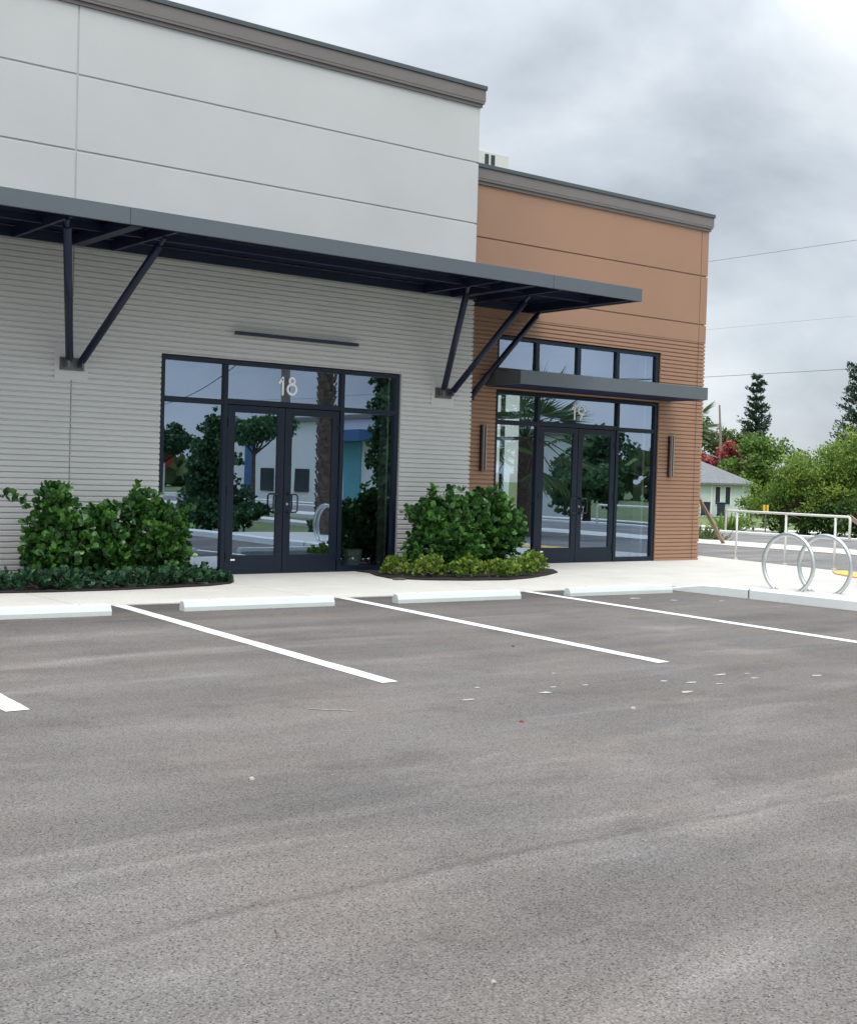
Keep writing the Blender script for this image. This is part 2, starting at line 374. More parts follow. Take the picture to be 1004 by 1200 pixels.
def leaves(name, m, tmpl, pos, dirs, size, tone, parent=None, seed=0, flat=False):
    rng = np.random.default_rng(seed)
    tv, tf = tmpl
    R = rotmats(dirs, rng, None if flat else 1)
    size = np.broadcast_to(np.asarray(size, float), (len(pos),))
    V = np.einsum('nij,kj->nki', R, tv)*size[:,None,None] + pos[:,None,:]
    nv = len(tv); V = V.reshape(-1, 3)
    loops = []; starts = []; tot = []; k = 0
    base_l = np.concatenate([np.array(f) for f in tf]); ll = len(base_l)
    n = len(pos)
    allv = (base_l[None,:] + (np.arange(n)*nv)[:,None]).reshape(-1)
    ft = np.array([len(f) for f in tf]); fs = np.concatenate([[0], np.cumsum(ft)[:-1]])
    alls = (fs[None,:] + (np.arange(n)*ll)[:,None]).reshape(-1)
    allt = np.tile(ft, n)
    me = bpy.data.meshes.new(name)
    me.vertices.add(len(V)); me.vertices.foreach_set('co', V.reshape(-1))
    me.loops.add(len(allv)); me.loops.foreach_set('vertex_index', allv.astype(np.int32))
    me.polygons.add(len(alls)); me.polygons.foreach_set('loop_start', alls.astype(np.int32))
    me.update(calc_edges=True); me.validate()
    at = me.attributes.new('tone', 'FLOAT', 'FACE')
    at.data.foreach_set('value', np.repeat(np.broadcast_to(tone, (n,)), len(tf)).astype(np.float32))
    me.materials.append(M[m])
    o = bpy.data.objects.new(name, me); COL.objects.link(o)
    if parent: o.parent = parent
    return o

# ------------------------------------------------------------------ ground, paving
YF, YB = 16.857, 17.421        # wall planes of the grey and the brown unit
def sm(t): t = max(0., min(1., t)); return t*t*(3-2*t)
def terr(x, y):
    far = sm((x-35)/30.)*.68
    return -.13 - far
xs = [-300,-150,-80,-40,-10,10,20,26,30,34.3,36,40,45,50,55,60,65,70,80,100,140,200,350,700]
ys = [-500,-250,-120,-60,-30,-10,0,10,20,30,40,60,80,110,150,250,500,900]
g = MB()
for i in range(len(xs)-1):
    for j in range(len(ys)-1):
        g.quad(*[(x, y, terr(x, y)) for x, y in ((xs[i],ys[j]),(xs[i+1],ys[j]),(xs[i+1],ys[j+1]),(xs[i],ys[j+1]))])
struct(g.build('ground', 'grass'), 'patchy green grass and sandy soil around the lots')
edge = lambda x: 13.36-.06*(x-9.1)
a = MB(); pl = [(-60,-45),(14.36,-45),(14.36,12.9),(13.2,edge(13.2)+.3),(-60,edge(-60)+.3)]
a.quad(*[(x,y,0) for x,y in pl])
struct(a.build('parking_lot', 'asphalt'), 'worn grey asphalt parking lot with faint tyre streaks')
d = MB(); d.quad(*[(x,y,-.02) for x,y in ((19.0,8),(26.3,8),(26.3,60),(19.0,60))])
struct(d.build('driveway', 'road'), 'grey asphalt driveway beside the brown unit')
d = MB(); d.quad(*[(x,y,-.03) for x,y in ((28.4,-400),(34.0,-400),(34.0,400),(28.4,400))])
struct(d.build('road', 'road'), 'grey asphalt street beyond the railing')
d = MB(); d.box(26.3,28.4,-400,400,-.2,.01)
struct(d.build('pavement', 'concrete'), 'pale concrete strip along the near side of the street')
d = MB(); d.box(34.0,34.5,-400,400,-.2,.03)
struct(d.build('kerb', 'curb'), 'pale kerb on the far side of the street')
d = MB(); d.box(39.5,41.0,-400,400,-.4,-.10)
struct(d.build('footpath', 'concrete'), 'pale footpath before the mint house lawn')

# entrance sidewalk with a gentle rise towards the railing
def szt(x, y): return .012 + .095*sm((13.1-y)/1.1)*sm((x-13.9)/.4)
def back(x):
    return YF+.12 if x < 13.9 else YB+.12
def farx(y): return 20.55+(y-13.8)*.23
sw = MB()
X1 = list(np.arange(-30, 4, 2.)) + list(np.arange(4, 14.36, .45)) + [14.36]
for i in range(len(X1)-1):
    x0, x1 = X1[i], X1[i+1]
    for j in range(8):
        t0, t1 = j/8, (j+1)/8
        p = [(x0, edge(x0)+(back(x0)-edge(x0))*t0), (x1, edge(x1)+(back(x1)-edge(x1))*t0), (x1, edge(x1)+(back(x1)-edge(x1))*t1), (x0, edge(x0)+(back(x0)-edge(x0))*t1)]
        sw.quad(*[(x, y, szt(x, y)) for x, y in p])
    sw.quad((x0,edge(x0),-.1),(x1,edge(x1),-.1),(x1,edge(x1),szt(x1,edge(x1))),(x0,edge(x0),szt(x0,edge(x0))))
Ys = list(np.arange(7.0, 17.45, .4)) + [17.54]
for j in range(len(Ys)-1):
    y0, y1 = Ys[j], Ys[j+1]
    for k in range(6):
        def px(y, t): return 14.36 + (farx(y)-14.36)*t
        p = [(px(y0,k/6),y0),(px(y0,(k+1)/6),y0),(px(y1,(k+1)/6),y1),(px(y1,k/6),y1)]
        sw.quad(*[(x, y, szt(x, y)) for x, y in p])
    sw.quad((farx(y0),y0,szt(20,y0)),(farx(y0),y0,-.1),(farx(y1),y1,-.1),(farx(y1),y1,szt(20,y1)))
for y0, y1 in ((17.54,18.0),(18.0,18.45)):
    sw.quad((20.45,y0,.012),(farx(y0),y0,.012),(farx(y1),y1,.012),(20.45,y1,.012))
struct(sw.build('sidewalk', 'walk'), 'bright new concrete sidewalk in front of both units')
cb = MB()
cy = [12.95,12.7,12.4,12.1,11.8,11.28]
def cz(y): return .016+.118*sm((12.95-y)/1.0)
for seg in ([12.95,12.7,12.4,12.1,11.8,11.29],[11.26,9.0,7.0,4.0,0.,-10,-30]):
    for j in range(len(seg)-1):
        y0, y1 = seg[j+1], seg[j]
        xa = 14.24
        cb.quad((xa,y1,-.1),(xa,y0,-.1),(xa+.015,y0,cz(y0)-.02),(xa+.015,y1,cz(y1)-.02))
        cb.quad((xa+.015,y1,cz(y1)-.02),(xa+.015,y0,cz(y0)-.02),(xa+.04,y0,cz(y0)),(xa+.04,y1,cz(y1)))
        cb.quad((xa+.04,y1,cz(y1)),(xa+.04,y0,cz(y0)),(xa+.17,y0,cz(y0)),(xa+.17,y1,cz(y1)))
        cb.quad((xa+.17,y1,cz(y1)),(xa+.17,y0,cz(y0)),(xa+.17,y0,-.1),(xa+.17,y1,-.1))
    for y, s_ in ((seg[0],1),(seg[-1],-1)):
        cb.quad((14.24,y,-.1),(14.41,y,-.1),(14.41,y,cz(y)),(14.28,y,cz(y)))
struct(cb.build('curb', 'curb'), 'pale concrete curb at the right end of the bays')
cw = MB(); cw.box(14.42,14.9,-30,6.99,-.1,.10)
struct(cw.build('curb_walk', 'concrete'), 'concrete strip along the parking lot edge')

# parking stripes (rotated a little against the facade, as the bays are)
PA = -.06
def pk(x, y):
    dx_, dy_ = x-9, y-12.5; c, s_ = math.cos(PA), math.sin(PA)
    return (9+dx_*c-dy_*s_, 12.5+dx_*s_+dy_*c)
ends = [((3.38,13.75),(3.015,7.927)), ((6.226,13.60),(5.75,7.745)), ((9.113,13.42),(8.471,7.514)), ((12.03,13.24),(11.40,7.45))]
sl = ['white bay line cut off at the left edge of the picture', 'white bay line running out between the two leftmost wheel stops', 'white bay line starting beside the third wheel stop', 'rightmost white bay line, nearest the curb']
for (p, q), lb in zip(ends, sl):
    b = MB(); w = .16 if lb.startswith('white bay line cut') else .15
    n = 26; L_, R_ = [], []
    rr = random.Random(int(q[0]*10))
    for i in range(n+1):
        t = i/n; x = p[0]+(q[0]-p[0])*t; y = p[1]+(q[1]-p[1])*t
        L_.append((x-w+rr.uniform(-.006,.006), y, .004)); R_.append((x+rr.uniform(-.006,.006), y, .004))
    for i in range(n): b.quad(L_[i+1], R_[i+1], R_[i], L_[i])
    struct(b.build('bay_marking', 'paint'), lb)

# wheel stops
def wheel_stop():
    r = thing('wheel_stop', 'x', 'wheel stop')
    prof = [(-.075,0),(-.075,.045),(-.045,.105),(-.03,.115),(.03,.115),(.045,.105),(.075,.045),(.075,0)]
    b = MB(); i = 0; n = len(prof)
    xs_ = [-.94,-.935,-.905,-.885,.885,.905,.935,.94]; sc = [.9,.94,.985,1,1,.985,.94,.9]
    for x, s_ in zip(xs_, sc):
        for (y, z) in prof: b.v.append((x, y*s_, z*s_))
    for k in range(len(xs_)-1):
        for j in range(n-1): b.f.append((k*n+j, k*n+j+1, (k+1)*n+j+1, (k+1)*n+j))
    b.f.append(tuple(range(n))); b.f.append(tuple((len(xs_)-1)*n+q for q in range(n))[::-1])
    b.build('concrete_body', 'stop', r)
    for x in (-.62, .62):
        c = MB(); c.tube([(x,0,.110),(x,0,.1165)], .014, 10); c.build('anchor_pin', 'plate', r)
    return r
ws = wheel_stop()
wl_ = ['pale concrete wheel stop cut by the left edge of the picture', 'pale concrete wheel stop directly in front of door 18', 'pale concrete wheel stop in front of the lime bordered shrub bed', 'pale concrete wheel stop in front of door 19, beside the curb']
for k, c_ in enumerate([(4.73,12.78),(7.47,12.73),(10.22,12.56),(12.98,12.46)]):
    o = ws if k == 0 else copy_tree(ws)
    o.location = (c_[0], c_[1], 0); o.rotation_euler = (0,0,PA)
    tag(o, wl_[k], 'wheel stop', 'wheel stops along the sidewalk')

# planting beds
def bed(pts, label):
    b = MB(); b.prism(pts, -.05, .03); 
    return struct(b.build('planting_bed', 'mulch'), label)
bed([(-2,YF-.03),(-2,15.25),(5.4,15.2),(6.0,15.12),(6.7,15.10),(7.6,15.17),(8.2,15.27),(8.62,15.48),(8.86,15.8),(8.95,16.2),(8.95,YF-.03)], 'dark soil bed under the left shrubs')
bed([(11.6,YF-.03),(11.62,16.5),(11.40,16.0),(11.30,15.5),(11.62,15.1),(12.2,14.82),(12.9,14.68),(13.5,14.85),(14.2,15.22),(14.8,15.62),(15.15,16.1),(15.2,16.9),(15.2,YB-.03),(13.95,YB-.03),(13.95,YF-.03)], 'dark soil bed under the right shrubs')

# ------------------------------------------------------------------ buildings
PITCH_R, DEP = .0765, .021
def rib_profile(z0, z1):
    pts = []; k = math.floor(z0/PITCH_R)-1
    key = [(0,0),(.60,0),(.67,.45),(.73,.9),(.79,1),(.85,1),(.93,.6)]
    while k*PITCH_R < z1+PITCH_R:
        for t, d_ in key: pts.append(((k+t)*PITCH_R, d_*DEP))
        k += 1
    res = []
    def at(z):
        for (za_, da), (zb, db) in zip(pts, pts[1:]):
            if za_ <= z <= zb: return da+(db-da)*(z-za_)/(zb-za_+1e-12)
        return 0
    res.append((z0, at(z0))); res += [p for p in pts if z0 < p[0] < z1]; res.append((z1, at(z1)))
    return res
def siding(b, x0, x1, z0, z1, y, mitre=False, side=False):
    """horizontal ribbed sheet facing -Y (or facing +X at x=y when side); the sheet runs x0..x1"""
    pr = rib_profile(z0, z1); i = len(b.v)
    for z, d_ in pr:
        if not side:
            b.v.append((x0, y+d_, z)); b.v.append((x1-(d_ if mitre else 0), y+d_, z))
        else:
            b.v.append((y-d_, x0+d_, z)); b.v.append((y-d_, x1, z))
    for k in range(len(pr)-1):
        b.f.append((i+2*k, i+2*k+1, i+2*k+3, i+2*k+2))
    if not side and not mitre:
        for k in range(len(pr)-1):
            z, d_ = pr[k]; z2, d2 = pr[k+1]
            b.quad((x1, y+d_, z), (x1, y+.05, z), (x1, y+.05, z2), (x1, y+d2, z2))
            b.quad((x0, y+d_, z), (x0, y+.05, z), (x0, y+.05, z2), (x0, y+d2, z2))
    return b

grey = thing('grey_building', 'pale grey shop building with ribbed siding and number 18 over its glass doors', 'building', (10,YF,0))
brown = thing('brown_building', 'terracotta brown corner building with ribbed lower walls and number 19 over its doors', 'building', (17,YB,0))
def P(o, par):      # parts are modelled in world coordinates
    o.parent = par
    o.matrix_parent_inverse = Matrix.Translation(par.location).inverted() if par.type == 'EMPTY' else Matrix.Identity(4)
    return o

XR = 13.875
# --- storefront geometry, shared layout
def storefront(par, ox, y, top, tex_glass=True, interior=True):
    """ox: left edge; 4.17 wide. Frame front face at y+.03"""
    w = 4.17; f = MB(); yf, yb = y+.03, y+.14
    f.box(ox, ox+.065, yf, yb, 0, top); f.box(ox+w-.075, ox+w, yf, yb, 0, top)
    f.box(ox+.065, ox+w-.075, yf, yb, top-.065, top)
    z1, z0 = 2.50, 2.58
    f.box(ox+1.005, ox+1.075, yf, yb, 0, top-.065)
    f.box(ox+3.055, ox+3.125, yf, yb, 0, top-.065)
    f.box(ox+.065, ox+1.005, yf+.002, yb, z1, z0); f.box(ox+3.125, ox+w-.075, yf+.002, yb, z1, z0)
    f.box(ox+1.075, ox+3.055, yf+.002, yb, 2.52, 2.60)
    f.box(ox+.065, ox+1.005, yf+.002, yb, .0, .10); f.box(ox+3.125, ox+w-.075, yf+.002, yb, .0, .10)
    # dark sealed reveal lining the opening
    fr = P(f.build('storefront_frame', 'frame', bevel=.004), par)
    yg = y+.075
    def pane(x0, x1, za_, zb, p):
        b = MB(); b.quad((x0-.005,yg,za_-.005),(x1+.005,yg,za_-.005),(x1+.005,yg,zb+.005),(x0-.005,yg,zb+.005))
        o = b.build('glass_pane', 'glass'); o.parent = p; return o
    for x0, x1 in ((.065,1.005),(3.125,w-.075)):
        pane(ox+x0, ox+x1, .10, z1, fr); pane(ox+x0, ox+x1, z0, top-.065, fr)
    pane(ox+1.075, ox+3.055, 2.60, top-.065, fr)
    # two door leaves
    for s_, (x0, x1) in ((0,(1.085,2.06)),(1,(2.07,3.045))):
        d_ = MB(); X0, X1_ = ox+x0, ox+x1; st = .125
        yd0, yd1 = y+.045, y+.095
        d_.box(X0, X0+st, yd0, yd1, .012, 2.51); d_.box(X1_-st, X1_, yd0, yd1, .012, 2.51)
        d_.box(X0+st, X1_-st, yd0+.001, yd1, .012, .295); d_.box(X0+st, X1_-st, yd0+.001, yd1, 2.405, 2.51)
        dr = P(d_.build('door', 'frame', bevel=.004), par)
        b = MB(); b.quad((X0+st-.005,yd0+.02,.29),(X1_-st+.005,yd0+.02,.29),(X1_-st+.005,yd0+.02,2.41),(X0+st-.005,yd0+.02,2.41)); o = b.build('door_glass', 'glass'); o.parent = dr
        hx = (X1_-.06) if s_ == 0 else (X0+.06); sg = -1 if s_ == 0 else 1
        h = MB(); yo = yd0-.065
        h.tube([(hx,yd0,.94),(hx,yo+.02,.94),(hx+sg*.03,yo,.94),(hx+sg*.12,yo,.94),(hx+sg*.145,yo,.965),(hx+sg*.145,yo,1.185),(hx+sg*.12,yo,1.21),(hx+sg*.03,yo,1.21),(hx,yo+.02,1.21),(hx,yd0,1.21)], .0125, 8)
        h.build('handle', 'handle', dr, smooth=True)
        hxx = X0+.012 if s_ == 0 else X1_-.012
        for hz in (.28, 1.25, 2.25):
            k = MB(); k.tube([(hxx,yd0-.008,hz-.06),(hxx,yd0-.008,hz+.06)], .011, 8)
            k.build('hinge', 'frame', dr)
        if s_ == 1:
            c = MB(); c.tube([(X0+.055,yd0,1.06),(X0+.055,yd0-.012,1.06)], .02, 14); c.build('lock_cylinder', 'lamp_metal', dr)
        else:
            c = MB(); c.box(X0+.10, X0+.17, yd0-.002, yd0, .215, .24); c.build('sticker', 'white', dr)
    return fr
def ring(b, cx, cz_, r, t, y, a0=0, a1=360, n=40, dep=.004):
    """flat annulus arc facing -Y with a little thickness"""
    full = abs(a1-a0) >= 360
    k = n
    for i in range(k):
        u0 = math.radians(a0+(a1-a0)*i/k); u1 = math.radians(a0+(a1-a0)*(i+1)/k)
        pts = [(cx+(r-t/2)*math.cos(u0), cz_+(r-t/2)*math.sin(u0)), (cx+(r+t/2)*math.cos(u0), cz_+(r+t/2)*math.sin(u0)),
               (cx+(r+t/2)*math.cos(u1), cz_+(r+t/2)*math.sin(u1)), (cx+(r-t/2)*math.cos(u1), cz_+(r-t/2)*math.sin(u1))]
        b.quad(*[(x, y, z) for x, z in pts]); 
        b.quad((pts[1][0],y,pts[1][1]),(pts[1][0],y+dep,pts[1][1]),(pts[2][0],y+dep,pts[2][1]),(pts[2][0],y,pts[2][1]))
def stroke(b, pts, t, y, dep=.004):
    for (x0,z0_),(x1,z1_) in zip(pts, pts[1:]):
        dxx, dz = x1-x0, z1_-z0_; l = math.hypot(dxx, dz); nx, nz = -dz/l*t/2, dxx/l*t/2
        b.quad((x0+nx,y,z0_+nz),(x1+nx,y,z1_+nz),(x1-nx,y,z1_-nz),(x0-nx,y,z0_-nz))
    for (x, z) in pts:
        n = 12; b.quad(*[(x+t/2*math.cos(2*math.pi*q/n), y-.0004, z+t/2*math.sin(2*math.pi*q/n)) for q in range(n)])

# --- GREY UNIT
sx0, sx1, stop_ = 8.22, 12.39, 3.16
s_ = MB()
ZT = 4.62                      # ribbed siding up to behind the canopy
JX = 6.89
siding(s_, -6, JX-.008, 0, ZT, YF); siding(s_, JX+.008, sx0-.012, 0, stop_+.012, YF)
siding(s_, JX+.008, sx1+.012, stop_+.012, ZT, YF)
siding(s_, sx1+.012, XR, 0, ZT, YF, mitre=True)
siding(s_, YF, 20.0, 0, ZT, XR, side=True)
P(s_.build('ribbed_siding', 'siding_grey'), grey)
# reveal around opening + wall core behind the siding
c = MB(); yc_ = YF+.03
for x0, x1, z0, z1 in ((-6,sx0-.012,-.1,ZT),(sx1+.012,XR-.04,-.1,ZT),(sx0-.012,sx1+.012,stop_+.012,ZT)):
    c.box(x0, x1, yc_, yc_+.30, z0, z1)
c.box(-6, XR-.04, YF+.010, yc_+.31, ZT+.01, 7.72); c.box(XR-.34, XR-.041, yc_+.30, 27, -.1, 7.72)
c.box(-6.3, -6, yc_, 27, -.1, 7.72); c.box(-6, XR-.35, 26.7, 27, -.1, 7.72)
P(c.build('wall', 'joint_grey'), grey)
rf = MB(); rf.box(-5.99, XR-.35, yc_+.32, 26.69, 6.9, 7.1); P(rf.build('roof', 'hvac'), grey)
# upper smooth panels with reveals
u = MB(); gp = .012
zsp = [(4.615,5.775-gp),(5.775+gp,6.785-gp),(6.785+gp,7.72)]
for z0, z1 in zsp:
    for x0, x1 in ((-6, .2-gp),(.2+gp, JX-gp),(JX+gp, XR)):
        u.box(x0, x1, YF-.004, YF+.028, z0, z1)
    u.box(XR-.042, XR-.0005, YF+.0285, 27.0, z0, z1)
P(u.build('upper_panel', 'wall_grey', bevel=.006), grey)
def cornice(par, x0, x1, yfr, zb, h, e=.065, depth=10., zt=.07, left_end=True):
    b = MB(); b.box(x0-(e*.55 if left_end else 0), x1+e*.45, yfr-e*.45, yfr+depth, zb, zb+.055)
    b.box(x0-(e*.75 if left_end else 0), x1+e*.85, yfr-e*.85, yfr+depth, zb+.055, zb+.085)
    b.box(x0-(e if left_end else 0), x1+e, yfr-e, yfr+depth, zb+.095, zb+h-zt-.002)
    P(b.build('cornice', 'cornice', bevel=.004), par)
    b = MB(); b.box(x0-(e+.02 if left_end else 0), x1+e+.02, yfr-e-.02, yfr+depth, zb+h-zt, zb+h)
    P(b.build('coping', 'coping', bevel=.006), par)
    b = MB(); b.box(x0-(e*.5 if left_end else 0), x1+e*.8, yfr-e*.8, yfr+depth, zb+.085, zb+.095)
    P(b.build('cornice_shadow_gap', 'joint_grey'), par)
cornice(grey, -6, XR, YF-.004, 7.70, .355)
sf = storefront(grey, sx0, YF, stop_)
# unit number 18
yn = YF+.075-.006
b = MB(); stroke(b, [(10.185,2.885),(10.243,2.965),(10.243,2.715)], .036, yn)
ring(b, 10.405, 2.925, .045, .033, yn); ring(b, 10.405, 2.800, .076, .036, yn-.0003)
P(b.build('unit_number', 'white'), grey)['label'] = 'white number 18 on the glass above the doors'
b = MB(); b.box(9.235, 9.30, YF+.026, YF+.029, .045, .07); P(b.build('sticker', 'white'), grey)
# smooth patches and brackets for the canopy braces
for px in (6.885, 13.255):
    b = MB(); b.box(px-.235, px+.235, YF-.006, YF+.02, 2.70, 3.15); P(b.build('siding_patch', 'siding_grey'), grey)

# --- BROWN UNIT
bx0, bx1, btop = 14.905, 19.075, 3.10
BR, BJ, BZ = 20.38, 20.17, 4.38
s_ = MB()
L0 = XR+.02
siding(s_, L0, bx0-.012, 0, BZ, YB)
siding(s_, bx0-.012, bx1+.012, btop+.012, 3.44, YB)
siding(s_, bx0-.012, bx1+.012, 4.08, BZ, YB)
siding(s_, bx1+.012, BJ-.008, 0, BZ, YB)
siding(s_, BJ+.008, BR, 0, BZ, YB, mitre=True)
siding(s_, YB, 22.6, 0, BZ, BR, side=True); siding(s_, 26.0, 33, 0, BZ, BR, side=True)
siding(s_, 22.6, 26.0, 3.6, BZ, BR, side=True)
P(s_.build('ribbed_siding', 'siding_brown'), brown)
c = MB(); yc_ = YB+.03
for x0, x1, z0, z1 in ((L0,bx0-.012,-.1,BZ+.02),(bx1+.012,BR-.04,-.1,BZ+.02),(bx0-.012,bx1+.012,btop+.012,3.44),(bx0-.012,bx1+.012,4.08,BZ+.02)):
    c.box(x0, x1, yc_, yc_+.28, z0, z1)
c.box(L0, BR-.04, YB+.011, yc_+.29, BZ+.021, 6.62)
c.box(BR-.34, BR-.041, yc_+.28, 22.6, -.1, 6.62); c.box(BR-.34, BR-.041, 26.0, 33, -.1, 6.62); c.box(BR-.34, BR-.041, 22.6, 26.0, 3.6, 6.62)
c.box(XR+.0, XR+.25, yc_+.30, 33, -.1, 6.62); c.box(XR+.25, BR-.35, 32.7, 33, -.1, 6.62)
P(c.build('wall', 'joint_brown'), brown)
rf = MB(); rf.box(XR+.26, BR-.35, yc_+.31, 32.69, 5.9, 6.1); P(rf.build('roof', 'hvac'), brown)
u = MB()
for z0, z1 in ((BZ+.004,4.735-gp),(4.735+gp,5.705-gp),(5.705+gp,6.62)):
    for x0, x1 in ((L0, BJ-.008),(BJ+.008, BR)):
        u.box(x0, x1, YB-.003, YB+.028, z0, z1)
    u.box(BR-.042, BR-.0005, YB+.0285, 33, z0, z1)
P(u.build('upper_panel', 'wall_brown', bevel=.005), brown)
cornice(brown, L0, BR, YB-.003, 6.605, .345, left_end=False, depth=15.5)
storefront(brown, bx0, YB, btop)
yn = YB+.075-.006
b = MB(); stroke(b, [(16.815,2.865),(16.878,2.945),(16.878,2.680)], .036, yn)
ring(b, 17.055, 2.855, .078, .036, yn); stroke(b, [(17.130,2.835),(17.020,2.680)], .036, yn-.0003)
P(b.build('unit_number', 'white'), brown)['label'] = 'white number 19 on the glass above the doors'
# clerestory
c0, c1, cz0, cz1 = 14.905, 19.06, 3.45, 4.06
f = MB(); yf, yb = YB+.03, YB+.14
f.box(c0, c0+.06, yf, yb, cz0, cz1); f.box(c1-.075, c1, yf, yb, cz0, cz1); f.box(c0+.06, c1-.075, yf, yb, cz1-.06, cz1); f.box(c0+.06, c1-.075, yf, yb, cz0, cz0+.05)
mx_ = [15.88, 16.92, 17.94]
for x in mx_: f.box(x-.045, x+.045, yf+.001, yb, cz0+.05, cz1-.06)
fr = P(f.build('clerestory_frame', 'frame', bevel=.004), brown)
xx = [c0+.06]+sum([[x-.045,x+.045] for x in mx_],[])+[c1-.075]
for k in range(4):
    b = MB(); b.quad((xx[2*k]-.005,YB+.075,cz0+.045),(xx[2*k+1]+.005,YB+.075,cz0+.045),(xx[2*k+1]+.005,YB+.075,cz1-.055),(xx[2*k]-.005,YB+.075,cz1-.055)); o = b.build('glass_pane', 'glass'); o.parent = fr
# east side window, seen through the entrance glass
f = MB(); xe = BR-.20
f.box(xe-.05, xe+.05, 22.6, 22.68, 0, 3.6); f.box(xe-.05, xe+.05, 25.92, 26.0, 0, 3.6); f.box(xe-.05, xe+.05, 22.68, 25.92, 3.52, 3.6); f.box(xe-.05, xe+.05, 22.68, 25.92, 0, .1)
f.box(xe-.045, xe+.045, 23.3, 23.37, .1, 3.52); f.box(xe-.045, xe+.045, 22.68, 25.92, 2.45, 2.53); f.box(xe-.045, xe+.045, 22.68, 25.92, 2.95, 3.12)
P(f.build('side_window_frame', 'frame'), brown)

# interiors
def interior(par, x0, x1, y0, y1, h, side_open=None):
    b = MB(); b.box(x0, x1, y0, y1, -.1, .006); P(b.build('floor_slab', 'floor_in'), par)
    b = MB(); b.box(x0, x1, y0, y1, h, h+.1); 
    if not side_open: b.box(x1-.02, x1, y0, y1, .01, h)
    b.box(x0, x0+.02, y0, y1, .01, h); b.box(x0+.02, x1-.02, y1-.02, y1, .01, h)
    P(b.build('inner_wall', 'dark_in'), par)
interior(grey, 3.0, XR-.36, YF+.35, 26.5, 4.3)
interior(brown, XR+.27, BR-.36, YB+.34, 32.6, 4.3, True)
b = MB(); b.box(12.255, 12.285, YF+.15, YF+.36, .1, 3.09); b.box(12.30, 13.5, YF+.36, YF+.42, 0, 3.4); P(b.build('drywall_return', 'drywall'), grey)
b = MB(); b.box(18.87, 18.93, YB+.20, YB+.42, .1, 3.04); b.box(18.85, 18.90, YB+.20, YB+.36, 3.5, 4.0); P(b.build('drywall_return', 'drywall'), brown)

# --- main canopy: hangs on the grey building, reaches past it over the brown one
cn = MB(); YC = 14.855; CX0, CX1 = -6., 15.78; CZ0, CZ1 = 4.505, 4.712
for x0, x1 in ((CX0,-.245),(-.24,6.777),(6.782,13.80),(13.805,CX1)): cn.box(x0, x1, YC, YC+.04, CZ0, CZ1)
cn.box(CX1-.04, CX1, YC+.041, YB-.004, CZ0, CZ1)
cano = P(cn.build('canopy', 'fascia', bevel=.003), grey)
dk = MB(); dk.box(CX0, CX1-.041, YC+.041, YF-.006, CZ1-.05, CZ1-.004); dk.box(XR+.01, CX1-.041, YF-.006, YB-.006, CZ1-.05, CZ1-.004)
o = dk.build('canopy_deck', 'deck', cano)
dk = MB()
dk.box(CX0, XR, YF-.075, YF-.008, CZ0, CZ1-.08); dk.box(XR+.015, CX1-.045, YB-.07, YB-.006, CZ0, CZ1-.08)
for x, w in ((.2,.1),(6.05,.05),(6.89,.16),(7.42,.05),(12.76,.05),(13.4,.16),(14.0,.05),(15.5,.05),(-.6,.05)):
    dk.box(x-w/2, x+w/2, YC+.045, (YF-.08 if x < XR else YB-.08), CZ0-.012, CZ1-.08)
dk.box(CX0, CX1-.05, 15.75, 15.80, CZ0+.03, CZ1-.082)
dk.build('canopy_beam', 'navy', cano)
def brace(base, top):
    b = MB(); b.tube([base, top], .052, 14); 
    d_ = (Vector(top)-Vector(base)).normalized()
    o = P(b.build('brace', 'navy', smooth=False), grey)
    c = MB(); c.tube([Vector(top)-d_*.05, Vector(top)+d_*.12], .03, 8); c.build('clevis', 'navy', o)
    c = MB(); c.tube([Vector(base)+d_*.05, Vector(base)-d_*.07], .03, 8); c.build('clevis', 'navy', o)
    for p in o.data.polygons: p.use_smooth = len(p.vertices) == 4
brace((6.80,YF-.14,2.99),(6.05,15.02,4.40)); brace((6.98,YF-.14,2.96),(7.42,15.36,4.40))
brace((13.17,YF-.14,2.98),(12.76,15.70,4.40)); brace((13.36,YF-.14,2.95),(14.0,15.74,4.40))
brace((14.20,YB-.12,2.92),(15.5,17.1,4.42))
for px, py in ((6.89,YF),(13.26,YF),(14.15,YB)):
    b = MB(); b.box(px-.17, px+.17, py-.024, py-.0065, 2.83, 3.0)
    b.box(px-.115, px-.085, py-.16, py-.024, 2.87, 2.99); b.box(px+.085, px+.115, py-.16, py-.024, 2.87, 2.99)
    for q in (-.145, .145):
        for z in (2.86, 2.97): b.tube([(px+q,py-.04,z),(px+q,py-.02,z)], .014, 8)
    P(b.build('brace_bracket', 'navy' if px > 14 else 'plate'), grey)

# small canopy over door 19
b = MB(); b.box(14.62, 19.40, 16.48, YB-.004, 3.150, 3.385)
ec = P(b.build('entry_canopy', 'fascia', bevel=.006), brown)
b = MB(); b.box(14.66, 19.36, 16.52, YB-.01, 3.143, 3.149); b.build('soffit', 'deck', ec)

